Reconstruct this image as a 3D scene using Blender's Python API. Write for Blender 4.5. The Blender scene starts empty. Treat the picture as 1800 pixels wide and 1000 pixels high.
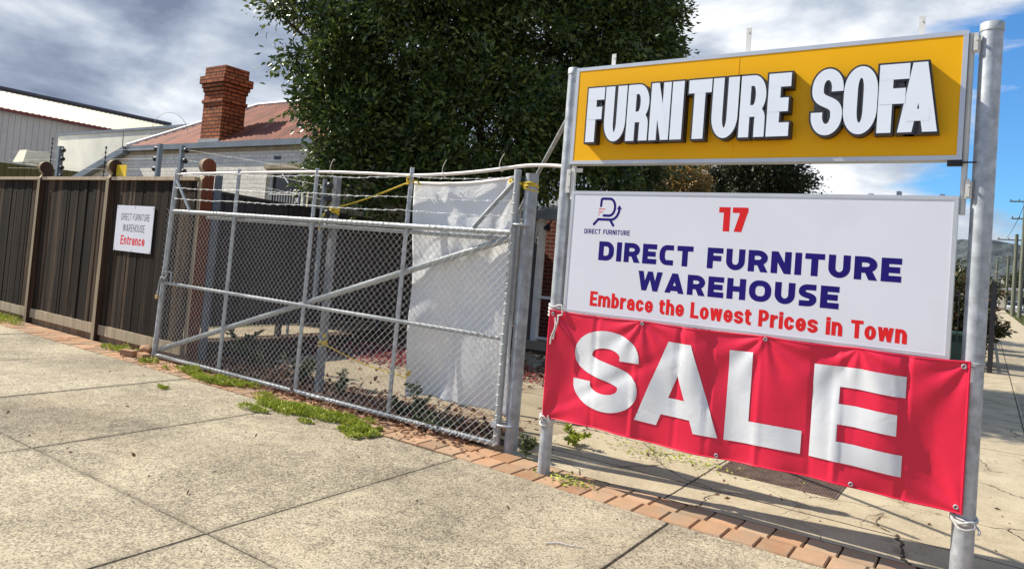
import bpy, bmesh, math, random
import numpy as np
from mathutils import Vector, Matrix
R = math.radians
random.seed(7); RNG = np.random.default_rng(11)
SC = bpy.context.scene; COL = SC.collection

# ------------------------------------------------------------------ camera, sky, sun, exposure
YAW, PITCH, ROLL = 0.5990668, 0.0341345, 0.0808047
fw = Vector((-math.sin(YAW)*math.cos(PITCH), math.cos(YAW)*math.cos(PITCH), math.sin(PITCH)))
r0 = Vector((math.cos(YAW), math.sin(YAW), 0)); u0 = r0.cross(fw)
cr, sr = math.cos(ROLL), math.sin(ROLL)
rt = r0*cr + u0*sr; up = u0*cr - r0*sr
cam = bpy.data.cameras.new('camera'); camo = bpy.data.objects.new('camera', cam); COL.objects.link(camo)
M = Matrix(((rt.x, up.x, -fw.x, 0), (rt.y, up.y, -fw.y, 0), (rt.z, up.z, -fw.z, 1.6), (0, 0, 0, 1)))
camo.matrix_world = M
cam.sensor_width = 36; cam.lens = 1236.8/1800*36; cam.shift_y = -(500-414.85)/1800
cam.clip_start = .05; cam.clip_end = 6000
SC.camera = camo

SUN_TRAVEL = Vector((1.05, .25, -1.0)).normalized()
tos = -SUN_TRAVEL
sun = bpy.data.lights.new('sun', 'SUN'); sun.energy = 5.0; sun.angle = R(.5); sun.color = (1, .93, .80)
suno = bpy.data.objects.new('sun', sun); COL.objects.link(suno)
suno.rotation_euler = SUN_TRAVEL.to_track_quat('-Z', 'Y').to_euler(); suno.location = (-20, -5, 25)

W = bpy.data.worlds.new('World'); SC.world = W; W.use_nodes = True
def build_world():
    nt = W.node_tree; N = nt.nodes; L = nt.links; N.clear()
    out = N.new('ShaderNodeOutputWorld'); bg = N.new('ShaderNodeBackground'); L.new(bg.outputs[0], out.inputs[0])
    bg.inputs[1].default_value = .10
    sky = N.new('ShaderNodeTexSky'); sky.sky_type = 'NISHITA'; sky.sun_disc = False
    sky.sun_elevation = math.asin(tos.z); sky.sun_rotation = math.atan2(tos.x, tos.y)
    sky.air_density = 1.0; sky.dust_density = .6; sky.ozone_density = 1.6
    tc = N.new('ShaderNodeTexCoord'); D = tc.outputs['Generated']
    sx = N.new('ShaderNodeSeparateXYZ'); L.new(D, sx.inputs[0])
    def mth(op, a, b=None, clamp=False):
        n = N.new('ShaderNodeMath'); n.operation = op; n.use_clamp = clamp
        for i, v in enumerate((a, b)):
            if v is None: continue
            if isinstance(v, (int, float)): n.inputs[i].default_value = v
            else: L.new(v, n.inputs[i])
        return n.outputs[0]
    cx = N.new('ShaderNodeCombineXYZ'); L.new(sx.outputs[0], cx.inputs[0]); L.new(sx.outputs[1], cx.inputs[1]); L.new(mth('MULTIPLY', sx.outputs[2], 2.3), cx.inputs[2])
    def noise(sc, det, rough, dist, off=0.0, st=(1, 1, 1), rz=0):
        mp = N.new('ShaderNodeMapping'); mp.inputs['Location'].default_value = (off, off*.7, 0); mp.inputs['Scale'].default_value = st
        mp.inputs['Rotation'].default_value = (0, 0, rz)
        L.new(cx.outputs[0], mp.inputs[0])
        n = N.new('ShaderNodeTexNoise'); n.inputs['Scale'].default_value = sc; n.inputs['Detail'].default_value = det
        n.inputs['Roughness'].default_value = rough; n.inputs['Distortion'].default_value = dist; L.new(mp.outputs[0], n.inputs[0]); return n.outputs[0]
    def blob(v, lo, hi):
        v = Vector(v).normalized(); n = N.new('ShaderNodeVectorMath'); n.operation = 'DOT_PRODUCT'
        L.new(D, n.inputs[0]); n.inputs[1].default_value = v
        m = N.new('ShaderNodeMapRange'); m.interpolation_type = 'SMOOTHSTEP'; L.new(n.outputs['Value'], m.inputs[0])
        m.inputs[1].default_value = lo; m.inputs[2].default_value = hi; return m.outputs[0]
    def ray(x, y): return fw + rt*((x-900)/1236.8) - up*((y-414.85)/1236.8)
    n1 = noise(3.0, 9, .60, .15, 3.1, (1, 1, 2.0))
    n2 = noise(4.2, 9, .55, .25, 8.4)
    n3 = noise(1.5, 4, .5, .2, 21.7)
    # cover: high on the left, open blue on the right
    cov = mth('ADD', n1, .23)
    cov = mth('SUBTRACT', cov, mth('MULTIPLY', blob(ray(1790, 205), .984, .9992), .33))
    cov = mth('ADD', cov, mth('MULTIPLY', blob(ray(250, 60), .80, .96), .14))
    cov = mth('SUBTRACT', cov, mth('MULTIPLY', blob(ray(1720, 260), .93, .99), .12))
    cov = mth('ADD', cov, mth('MULTIPLY', blob(ray(1560, 20), .975, .9995), .16))
    cov = mth('ADD', cov, mth('MULTIPLY', blob(ray(1580, 350), .988, .9995), .16))
    cov = mth('SUBTRACT', cov, mth('MULTIPLY', blob((-.1, -.55, 1), .55, .93), .34))
    rp = N.new('ShaderNodeValToRGB'); e = rp.color_ramp.elements
    e[0].position = .50; e[0].color = (0, 0, 0, 1); e[1].position = .66; e[1].color = (1, 1, 1, 1); L.new(cov, rp.inputs[0])
    # cloud tone
    tone = mth('ADD', mth('MULTIPLY', n2, 1.5), mth('MULTIPLY', n3, .5)); tone = mth('SUBTRACT', tone, .355)
    tone = mth('SUBTRACT', tone, mth('MULTIPLY', blob(ray(-80, -60), .86, .99), .07))
    tone = mth('ADD', tone, mth('MULTIPLY', blob(ray(1650, 250), .93, .995), .07))
    cr_ = N.new('ShaderNodeValToRGB'); e = cr_.color_ramp.elements
    e[0].position = .38; e[0].color = (1.35, 1.65, 2.35, 1); e[1].position = .86; e[1].color = (6.6, 6.75, 7.0, 1)
    for p_, c_ in ((.48, (1.95, 2.35, 3.15)), (.58, (2.7, 3.15, 3.95)), (.70, (4.0, 4.4, 5.0))):
        k = e.new(p_); k.color = (*c_, 1)
    L.new(tone, cr_.inputs[0])
    mx = N.new('ShaderNodeMix'); mx.data_type = 'RGBA'
    L.new(rp.outputs[0], mx.inputs[0]); L.new(cr_.outputs[0], mx.inputs[7])
    sm = N.new('ShaderNodeMix'); sm.data_type = 'RGBA'; sm.blend_type = 'MULTIPLY'; sm.inputs[0].default_value = 1
    L.new(sky.outputs[0], sm.inputs[6]); sm.inputs[7].default_value = (.42, .80, 1.15, 1); L.new(sm.outputs[2], mx.inputs[6])
    L.new(mx.outputs[2], bg.inputs[0])
build_world()
SC.view_settings.view_transform = 'Standard'; SC.view_settings.look = 'None'
SC.view_settings.exposure = .68; SC.view_settings.gamma = 1; SC.view_settings.use_curve_mapping = False

# ------------------------------------------------------------------ materials
MATS = {}
class Mat:
    def __init__(s, name):
        s.m = bpy.data.materials.new(name); s.m.use_nodes = True; s.N = s.m.node_tree.nodes; s.L = s.m.node_tree.links
        s.b = s.N['Principled BSDF']; s.tc = s.N.new('ShaderNodeTexCoord').outputs['Object']; MATS[name] = s.m
    def set(s, **k):
        for a, v in k.items():
            nm = {'rough': 'Roughness', 'metal': 'Metallic', 'spec': 'Specular IOR Level', 'sheen': 'Sheen Weight', 'coat': 'Coat Weight', 'trans': 'Transmission Weight', 'sub': 'Subsurface Weight'}[a]
            if isinstance(v, (int, float)): s.b.inputs[nm].default_value = v
            else: s.L.new(v, s.b.inputs[nm])
        return s
    def col(s, c):
        if isinstance(c, tuple): s.b.inputs['Base Color'].default_value = (*c, 1)
        else: s.L.new(c, s.b.inputs['Base Color'])
        return s
    def map(s, sc=(1, 1, 1), rot=(0, 0, 0), loc=(0, 0, 0), src=None):
        n = s.N.new('ShaderNodeMapping'); s.L.new(src or s.tc, n.inputs[0]); n.inputs['Scale'].default_value = sc
        n.inputs['Rotation'].default_value = rot; n.inputs['Location'].default_value = loc; return n.outputs[0]
    def noise(s, sc, det=4, rough=.55, dist=0, src=None, st=None, out=0):
        n = s.N.new('ShaderNodeTexNoise'); n.inputs['Scale'].default_value = sc; n.inputs['Detail'].default_value = det
        n.inputs['Roughness'].default_value = rough; n.inputs['Distortion'].default_value = dist
        s.L.new(s.map(st, src=src) if st else (src or s.tc), n.inputs[0]); return n.outputs[out]
    def vor(s, sc, feat='F1', src=None, out='Distance', rnd=1.0, dims='3D'):
        n = s.N.new('ShaderNodeTexVoronoi'); n.voronoi_dimensions = dims; n.feature = feat; n.inputs['Scale'].default_value = sc; n.inputs['Randomness'].default_value = rnd
        s.L.new(src or s.tc, n.inputs['Vector']); return n.outputs[out]
    def ramp(s, f, stops, interp='LINEAR'):
        n = s.N.new('ShaderNodeValToRGB'); n.color_ramp.interpolation = interp; e = n.color_ramp.elements
        while len(e) < len(stops): e.new(.5)
        for k, (p, c) in zip(e, stops): k.position = p; k.color = (*c, 1) if isinstance(c, tuple) else (c, c, c, 1)
        s.L.new(f, n.inputs[0]); return n.outputs[0]
    def mix(s, f, a, b, mode='MIX'):
        n = s.N.new('ShaderNodeMix'); n.data_type = 'RGBA'; n.blend_type = mode
        for i, v in ((0, f), (6, a), (7, b)):
            if isinstance(v, (int, float)): n.inputs[i].default_value = v
            elif isinstance(v, tuple): n.inputs[i].default_value = (*v, 1)
            else: s.L.new(v, n.inputs[i])
        return n.outputs[2]
    def math(s, op, a, b=0.0, clamp=False):
        n = s.N.new('ShaderNodeMath'); n.operation = op; n.use_clamp = clamp
        for i, v in enumerate((a, b)):
            if isinstance(v, (int, float)): n.inputs[i].default_value = v
            else: s.L.new(v, n.inputs[i])
        return n.outputs[0]
    def xyz(s, src=None):
        n = s.N.new('ShaderNodeSeparateXYZ'); s.L.new(src or s.tc, n.inputs[0]); return n.outputs
    def island(s): return s.N.new('ShaderNodeNewGeometry').outputs['Random Per Island']
    def bump(s, h, st=.3, d=.01, nrm=None):
        n = s.N.new('ShaderNodeBump'); n.inputs['Strength'].default_value = st; n.inputs['Distance'].default_value = d
        s.L.new(h, n.inputs['Height'])
        if nrm: s.L.new(nrm, n.inputs['Normal'])
        s.L.new(n.outputs[0], s.b.inputs['Normal']); return n.outputs[0]

def simple(name, c, rough=.6, metal=0, var=.12, sc=6, det=6, bump=0, bsc=60, dirt=None, spec=.5):
    m = Mat(name); f = m.noise(sc, det, .6)
    lo = tuple(v*(1-var*1.6) for v in c); hi = tuple(min(1, v*(1+var)) for v in c)
    k = m.ramp(f, [(.3, lo), (.7, hi)])
    if dirt:
        g = m.ramp(m.noise(dirt[1], 8, .65, .3), [(dirt[2], 0.0), (dirt[2]+.18, 1.0)])
        k = m.mix(m.math('MULTIPLY', g, dirt[3]), k, dirt[0])
    m.col(k).set(rough=rough, metal=metal, spec=spec)
    if bump: m.bump(m.noise(bsc, 5, .6), bump, .006)
    return m.m

def aggregate():
    m = Mat('exposed_aggregate'); 
    big = m.noise(.9, 6, .6, .4); mid = m.noise(7, 6, .65)
    cell = m.vor(75, out='Color'); cs = m.xyz(cell)[0]
    cell2 = m.vor(150, out='Color'); cs2 = m.xyz(cell2)[1]
    fine = m.noise(38, 6, .75)
    t = m.math('ADD', m.math('MULTIPLY', cs, .24), m.math('MULTIPLY', cs2, .16))
    t = m.math('ADD', t, m.math('MULTIPLY', fine, .70)); t = m.math('ADD', t, m.math('MULTIPLY', mid, .46)); t = m.math('ADD', t, m.math('MULTIPLY', big, .55))
    t = m.math('ADD', t, m.math('MULTIPLY', m.island(), .10)); t = m.math('MULTIPLY', t, .75)
    c = m.ramp(t, [(.58, (.06, .052, .044)), (.69, (.20, .168, .122)), (.78, (.35, .295, .205)), (.95, (.54, .465, .325))])
    st_ = m.xyz(m.vor(105, out='Color'))[2]; dens = m.math('ADD', m.math('MULTIPLY', mid, .5), m.math('MULTIPLY', big, .5))
    dark = m.math('GREATER_THAN', m.math('ADD', st_, m.math('MULTIPLY', dens, -1.1)), .12)
    c = m.mix(m.math('MULTIPLY', dark, .58), c, (.065, .057, .050))
    st2 = m.math('GREATER_THAN', m.xyz(m.vor(120, out='Color', src=m.map(loc=(3, 1, 0))))[0], .82); c = m.mix(m.math('MULTIPLY', st2, .5), c, (.55, .48, .36))
    c = m.mix(m.ramp(m.noise(.5, 5, .6, .5), [(.45, 0.0), (.7, .25)]), c, (.20, .16, .11))
    c = m.mix(1.0, c, m.ramp(m.noise(.42, 7, .62, .6), [(.34, .64), (.5, .92), (.66, 1.04)]), 'MULTIPLY')
    c = m.mix(m.ramp(m.noise(.8, 6, .6, .3, src=m.map(loc=(5, 9, 0))), [(.55, 0.0), (.75, .35)]), c, (.34, .24, .13))
    wn2 = m.noise(5, 4, .6, out=1); wv2 = m.N.new('ShaderNodeVectorMath'); wv2.operation = 'SCALE'; m.L.new(wn2, wv2.inputs[0]); wv2.inputs['Scale'].default_value = .05
    ad2 = m.N.new('ShaderNodeVectorMath'); m.L.new(m.tc, ad2.inputs[0]); m.L.new(wv2.outputs[0], ad2.inputs[1]); X, Y, Z = m.xyz(ad2.outputs[0])[:3]; near = None
    for axv, vals in ((X, (-9.175, -7.275, -5.525, -3.395, -1.605, .275)), (Y, (-1.375, .475, 2.355))):
        for v in vals:
            d = m.math('ABSOLUTE', m.math('SUBTRACT', axv, v)); near = d if near is None else m.math('MINIMUM', near, d)
    jd = m.math('MULTIPLY', m.ramp(near, [(.0, .65), (.018, .35), (.07, 0.0)]), m.ramp(m.noise(2.4, 6, .7), [(.36, .25), (.62, 1.0)]))
    c = m.mix(jd, c, (.085, .068, .05))
    m.col(c).set(rough=.85, spec=.25)
    m.bump(t, .9, .008); return m.m
def groove_lines(m, xs, ys, w):
    X, Y, Z = m.xyz(m.warp)[:3]; acc = None
    for ax, vals in ((X, xs), (Y, ys)):
        for v in vals:
            d = m.math('ABSOLUTE', m.math('SUBTRACT', ax, v)); g = m.math('LESS_THAN', d, w)
            acc = g if acc is None else m.math('MAXIMUM', acc, g)
    return acc
def cracked(name, xs, ys, tint=(1, 1, 1)):
    m = Mat(name)
    wn = m.noise(2.2, 5, .6, out=1); wv = m.N.new('ShaderNodeVectorMath'); wv.operation = 'SCALE'; m.L.new(wn, wv.inputs[0]); wv.inputs['Scale'].default_value = .34
    ad = m.N.new('ShaderNodeVectorMath'); m.L.new(m.tc, ad.inputs[0]); m.L.new(wv.outputs[0], ad.inputs[1])
    e = m.vor(.95, 'DISTANCE_TO_EDGE', src=ad.outputs[0], dims='2D')
    th = m.math('MULTIPLY', m.ramp(m.noise(1.3, 4, .6), [(.40, 0.0), (.66, 1.0)]), .0085)
    crack = m.math('LESS_THAN', e, m.math('ADD', th, .0008))
    e2 = m.vor(2.3, 'DISTANCE_TO_EDGE', src=ad.outputs[0], dims='2D'); th2 = m.math('MULTIPLY', m.ramp(m.noise(1.1, 4, .6, src=m.map(loc=(7, 3, 0))), [(.50, 0.0), (.66, 1.0)]), .006)
    crack = m.math('MAXIMUM', crack, m.math('LESS_THAN', e2, th2))
    wn2 = m.noise(5, 4, .6, out=1); wv2 = m.N.new('ShaderNodeVectorMath'); wv2.operation = 'SCALE'; m.L.new(wn2, wv2.inputs[0]); wv2.inputs['Scale'].default_value = .035
    ad2 = m.N.new('ShaderNodeVectorMath'); m.L.new(m.tc, ad2.inputs[0]); m.L.new(wv2.outputs[0], ad2.inputs[1]); m.warp = ad2.outputs[0]
    j = groove_lines(m, xs, ys, .008); crack = m.math('MAXIMUM', crack, j)
    t = m.math('ADD', m.math('MULTIPLY', m.noise(45, 6, .75), .5), m.math('MULTIPLY', m.noise(2.0, 6, .65, .3), .6))
    t = m.math('ADD', t, m.math('MULTIPLY', m.xyz(m.vor(120, out='Color'))[0], .12))
    T = lambda c: tuple(a*b for a, b in zip(c, tint))
    c = m.ramp(t, [(.36, T((.20, .165, .12))), (.52, T((.33, .275, .19))), (.66, T((.42, .355, .25))), (.85, T((.52, .45, .33)))])
    near = m.ramp(e, [(.0, 1.0), (.09, 0.0)])
    soil = m.math('MULTIPLY', near, m.ramp(m.noise(6, 6, .7), [(.52, 0.0), (.64, .8)]))
    c = m.mix(soil, c, (.17, .115, .065)); c = m.mix(crack, c, (.045, .034, .024))
    m.col(c).set(rough=.88, spec=.2)
    m.bump(m.math('SUBTRACT', t, m.math('MULTIPLY', crack, 1.2)), .5, .006); return m.m
def timber(name, dark, mid, pale, stre=(14, 14, .55), peel=.62):
    m = Mat(name)
    s1 = m.noise(1.0, 8, .7, .25, st=stre); s2 = m.noise(1.0, 6, .7, .1, st=(stre[0]*5, stre[1]*5, stre[2]*3))
    isl = m.island()
    t = m.math('ADD', m.math('MULTIPLY', s1, .62), m.math('MULTIPLY', s2, .42)); t = m.math('ADD', t, m.math('MULTIPLY', isl, .22)); t = m.math('SUBTRACT', t, .02)
    c = m.ramp(t, [(.44, dark), (.62, mid), (.82, pale)])
    k = m.ramp(m.noise(1.0, 8, .7, .9, st=(5, 5, 1.1)), [(peel, 0.0), (peel+.1, .75)])
    c = m.mix(k, c, pale)
    m.col(c).set(rough=.85, spec=.2); m.bump(t, .6, .006); return m.m
def bricks(name, c1, c2, mort, bw, bh, ms, bumpst=.6, axis='Y', stain=None):
    m = Mat(name)
    # brick texture laid on the wall plane: swap axes so that courses run up Z
    X, Y, Z = m.xyz()[:3]
    n = m.N.new('ShaderNodeCombineXYZ'); g = m.N.new('ShaderNodeNewGeometry')
    nx = m.xyz(g.outputs['Normal'])
    fx = m.math('GREATER_THAN', m.math('ABSOLUTE', nx[0]), .7)
    hx = m.N.new('ShaderNodeMix'); hx.data_type = 'FLOAT'; m.L.new(fx, hx.inputs[0]); m.L.new(X, hx.inputs[2]); m.L.new(Y, hx.inputs[3])
    m.L.new(hx.outputs[0], n.inputs[0]); m.L.new(Z, n.inputs[1])
    b = m.N.new('ShaderNodeTexBrick'); m.L.new(n.outputs[0], b.inputs['Vector'])
    b.inputs['Color1'].default_value = (*c1, 1); b.inputs['Color2'].default_value = (*c2, 1); b.inputs['Mortar'].default_value = (*mort, 1)
    b.inputs['Scale'].default_value = 1; b.inputs['Mortar Size'].default_value = ms; b.inputs['Mortar Smooth'].default_value = .3
    b.inputs['Brick Width'].default_value = bw; b.inputs['Row Height'].default_value = bh
    f = m.noise(4, 8, .7, .3); c = m.mix(.55, b.outputs['Color'], m.ramp(f, [(.3, .68), (.7, 1.15)]), 'MULTIPLY')
    if stain:
        k = m.ramp(m.noise(stain[1], 8, .7, .4), [(stain[2], 0.0), (stain[2]+.14, .8)]); c = m.mix(k, c, stain[0])
    m.col(c).set(rough=.85, spec=.2)
    m.bump(m.math('ADD', m.math('MULTIPLY', b.outputs['Fac'], -1.0), m.math('MULTIPLY', m.noise(40, 5, .7), .35)), bumpst, .012); return m.m
def foliage(name, a, b, c, rough=.42, sc=1.4, spec=.5):
    m = Mat(name); isl = m.island(); f = m.noise(sc, 4, .6)
    t = m.math('ADD', m.math('MULTIPLY', isl, .55), m.math('MULTIPLY', f, .5))
    k = m.ramp(t, [(.2, a), (.52, b), (.85, c)])
    m.col(k).set(rough=rough, spec=spec)
    tr = m.N.new('ShaderNodeBsdfTranslucent'); m.L.new(k, tr.inputs[0]); mx = m.N.new('ShaderNodeMixShader'); mx.inputs[0].default_value = .22
    m.L.new(m.b.outputs[0], mx.inputs[1]); m.L.new(tr.outputs[0], mx.inputs[2]); m.L.new(mx.outputs[0], m.N['Material Output'].inputs[0]); return m.m

AGG = aggregate()
FOOT = cracked('cracked_concrete', (-1.82, .45, 2.2), (5.38, 9.24, 11.6, 14.4, 17.6, 21, 24.5, 28, 32, 37, 42, 48))
LANE = cracked('lane_concrete', (-5.3,), (7.4, 9.8), (.74, .72, .70))
def paver():
    m = Mat('paver_brick'); isl = m.island()
    t = m.math('ADD', m.math('MULTIPLY', isl, .5), m.math('MULTIPLY', m.noise(9, 7, .7), .6))
    c = m.ramp(t, [(.3, (.29, .15, .08)), (.6, (.42, .23, .125)), (.85, (.50, .31, .19))])
    c = m.mix(m.ramp(m.noise(2.6, 8, .7, .3), [(.40, 0.0), (.62, .75)]), c, (.30, .235, .16))
    m.col(c).set(rough=.85, spec=.2); m.bump(m.noise(60, 6, .7), .5, .006); return m.m
PAVER = paver()
SOIL = simple('soil', (.075, .052, .036), .95, 0, .5, 9, 8, .8, 50, ((.2, .14, .085), 3, .55, .7), .1)
DIRT = simple('ground_dirt', (.16, .125, .085), .95, 0, .4, 1.5, 8, .4, 30, ((.06, .08, .03), .4, .5, .8), .1)
GRASSM = foliage('grass_green', (.05, .08, .015), (.09, .13, .025), (.16, .19, .05), .6, .6)
ASPH = simple('asphalt', (.055, .055, .056), .9, 0, .2, 30, 6, .4, 120)
GALV = simple('galvanised_steel', (.45, .48, .515), .50, .45, .24, 13, 8, .05, 40, ((.33, .35, .38), 4, .52, .6))
GALVD = simple('weathered_galvanised_steel', (.36, .385, .41), .58, .35, .2, 12, 8, .12, 60, ((.24, .23, .22), 7, .5, .7))
POSTG = simple('dull_steel', (.20, .215, .235), .6, .3, .2, 10, 8, .1, 60, ((.16, .13, .11), 7, .55, .6))
GALVW = simple('pale_painted_pipe', (.40, .425, .43), .5, .25, .14, 10, 8, .05, 60, ((.36, .33, .29), 9, .6, .7))
WIREM = simple('galvanised_wire', (.52, .505, .48), .5, .25, .2, 20, 4)
ALU = simple('aluminium_frame', (.62, .64, .67), .4, .5, .06, 3, 4)
PWHITE = simple('white_sign_face', (.73, .745, .82), .4, 0, .02, 1.2, 5, 0, 60, ((.62, .63, .68), 1.6, .6, .35))
PYEL = simple('yellow_sign_face', (.95, .475, .003), .45, 0, .03, 1.5, 5, spec=.2)
LWHITE = simple('white_letter_face', (.82, .88, .97), .4, 0, .02, 3, 3)
LDARK = simple('dark_letter_side', (.026, .025, .030), .5, 0, .1, 5, 3)
NAVY = simple('navy_ink', (.016, .008, .17), .5, 0, .08, 4, 3, spec=.15)
REDINK = simple('red_ink', (.74, .018, .022), .5, 0, .05, 4, 3, spec=.2)
BLACKINK = simple('black_ink', (.02, .02, .022), .5, 0, .1, 4, 3)
def vinyl(name, c, d):
    m = Mat(name); f = m.noise(3.2, 7, .65, .4)
    k = m.ramp(f, [(.3, tuple(v*.9 for v in c)), (.65, c)]); g = m.ramp(m.noise(7, 8, .72, .5), [(.6, 0.0), (.74, .55)])
    m.col(m.mix(g, k, d)).set(rough=.42, spec=.45)
    w = m.noise(1.0, 6, .6, .8, st=(4.5, 4.5, 4.5)); m.bump(w, .12, .03); return m.m
VRED = vinyl('red_vinyl', (.74, .012, .055), (.52, .012, .045))
VWHITE = vinyl('white_vinyl', (.72, .74, .77), (.52, .53, .52))
def tarpm():
    m = Mat('white_tarpaulin'); f = m.noise(3, 7, .6, .4)
    k = m.ramp(f, [(.3, (.82, .83, .85)), (.7, (.90, .91, .92))]); m.col(k).set(rough=.38, spec=.5)
    m.bump(m.math('ADD', m.noise(7, 7, .62, .9), m.math('MULTIPLY', m.noise(90, 2), .06)), .45, .03)
    tr = m.N.new('ShaderNodeBsdfTranslucent'); m.L.new(k, tr.inputs[0]); mx = m.N.new('ShaderNodeMixShader'); mx.inputs[0].default_value = .2
    m.L.new(m.b.outputs[0], mx.inputs[1]); m.L.new(tr.outputs[0], mx.inputs[2]); m.L.new(mx.outputs[0], m.N['Material Output'].inputs[0]); return m.m
TARP = tarpm()
ROPEY = simple('yellow_rope', (.72, .50, .03), .7, 0, .25, 60, 3, .5, 250)
ROPEW = simple('white_cord', (.62, .60, .57), .8, 0, .25, 60, 3, .5, 250)
PVC = simple('white_conduit', (.74, .69, .64), .45, 0, .08, 5, 5)
PALE = timber('weathered_pale_timber', (.20, .155, .10), (.40, .325, .22), (.56, .48, .36))
CAPT = timber('pale_capping_timber', (.26, .19, .13), (.44, .35, .25), (.58, .48, .37))
DARKT = timber('dark_weathered_timber', (.006, .004, .003), (.018, .0115, .0075), (.13, .088, .056), (16, 16, .5), .64)
STAIN = timber('red_stained_timber', (.06, .018, .010), (.12, .032, .016), (.22, .08, .045), (14, 14, .6), .75)
STAIND = timber('brown_stained_timber', (.018, .011, .009), (.042, .024, .018), (.11, .07, .05), (14, 14, .6), .75)
CHAR = simple('charcoal_sheet_metal', (.042, .036, .040), .55, .1, .12, 3, 4)
OLIVE = simple('olive_sheet_metal', (.085, .080, .022), .6, .1, .12, 2, 4)
HWALL = bricks('painted_brick', (.90, .85, .72), (.83, .78, .66), (.64, .59, .49), .235, .092, .012, .25, 'Y', ((.60, .56, .48), .9, .62))
CHIM = bricks('red_chimney_brick', (.52, .175, .07), (.36, .10, .042), (.07, .038, .027), .235, .085, .013, .9, 'Y', ((.05, .03, .025), 2.2, .56))
COTT = bricks('dark_red_brick', (.20, .045, .032), (.15, .035, .026), (.22, .17, .14), .24, .086, .010, .5)
def rust():
    m = Mat('rusty_corrugated_iron'); a = m.noise(1.0, 8, .7, .2, st=(9, 1.1, 1.1)); b = m.noise(1.6, 7, .65, .4)
    t = m.math('ADD', m.math('MULTIPLY', a, .6), m.math('MULTIPLY', b, .5))
    c = m.ramp(t, [(.40, (.075, .022, .012)), (.53, (.21, .056, .028)), (.64, (.31, .095, .050)), (.84, (.46, .26, .18))])
    m.col(c).set(rough=.72, metal=.1); return m.m
RUST = rust()
GUTTER = simple('grey_gutter', (.20, .235, .27), .45, .2, .15, 2, 5)
POSTB = simple('blue_grey_post_paint', (.085, .105, .135), .5, .1, .15, 5, 5)
CREAMROOF = simple('cream_roof_sheet', (.50, .44, .31), .5, .05, .06, .6, 5)
GREYSHEET = simple('pale_grey_wall_sheet', (.47, .46, .47), .6, .05, .08, .5, 5)
MAROON = simple('maroon_gutter', (.16, .022, .035), .5, 0, .1, 1, 4)
SLATE = simple('dark_ridge_capping', (.06, .062, .09), .5, .1, .1, 1, 4)
WHITEWALL = simple('white_rendered_panel', (.86, .82, .68), .75, 0, .07, 1.2, 7, .1, 20, ((.55, .52, .43), .7, .55, .6))
CREAM = simple('cream_painted_board', (.62, .58, .45), .6, 0, .1, 3, 5)
WHITEP = simple('white_paint', (.70, .69, .65), .5, 0, .1, 4, 6, 0, 60, ((.45, .36, .26), 7, .64, .7))
DKGLASS = Mat('dark_window_glass').col((.012, .014, .016)).set(rough=.08).m
BLACKP = simple('black_plastic', (.016, .016, .018), .45, 0, .1, 9, 3)
BLACKS = simple('black_painted_steel', (.022, .022, .026), .45, .1, .15, 6, 4)
YELP = simple('yellow_warning_plate', (.78, .54, .02), .5, 0, .06, 3, 4)
LEAF = foliage('evergreen_leaf', (.020, .038, .010), (.062, .104, .024), (.19, .24, .055), .36, 1.5, .5)
LEAFB = foliage('autumn_leaf', (.10, .10, .025), (.26, .19, .05), (.45, .24, .08), .5, 1.5)
LEAFD = foliage('dark_leaf', (.020, .026, .010), (.040, .050, .018), (.075, .085, .03), .5, 1.2)
LEAFR = foliage('red_tipped_leaf', (.03, .04, .012), (.07, .08, .022), (.17, .06, .035), .5, 1.6)
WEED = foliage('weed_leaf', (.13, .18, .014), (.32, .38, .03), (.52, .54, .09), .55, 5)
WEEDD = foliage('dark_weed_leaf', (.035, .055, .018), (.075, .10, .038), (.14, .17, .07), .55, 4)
DRY = foliage('dry_leaf', (.065, .026, .016), (.16, .07, .038), (.36, .21, .12), .7, 5)
REDL = foliage('red_fallen_leaf', (.12, .016, .022), (.23, .035, .045), (.32, .09, .07), .6, 5)
BARK = timber('bark', (.025, .02, .016), (.07, .055, .042), (.13, .105, .085), (10, 10, 2))
RUSTP = simple('rusty_chequer_plate', (.15, .10, .082), .7, .3, .25, 8, 8, .3, 60)
BRASS = simple('brass', (.55, .42, .2), .4, .7, .15, 20, 3)
POLEG = timber('treated_pole', (.06, .065, .045), (.14, .15, .11), (.22, .22, .17), (6, 6, .4))
CARW = Mat('white_car_paint').col((.75, .76, .77)).set(rough=.25, coat=.5).m
CARR = Mat('red_car_paint').col((.32, .03, .03)).set(rough=.25, coat=.5).m
TYRE = simple('tyre_rubber', (.02, .02, .02), .8)

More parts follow.
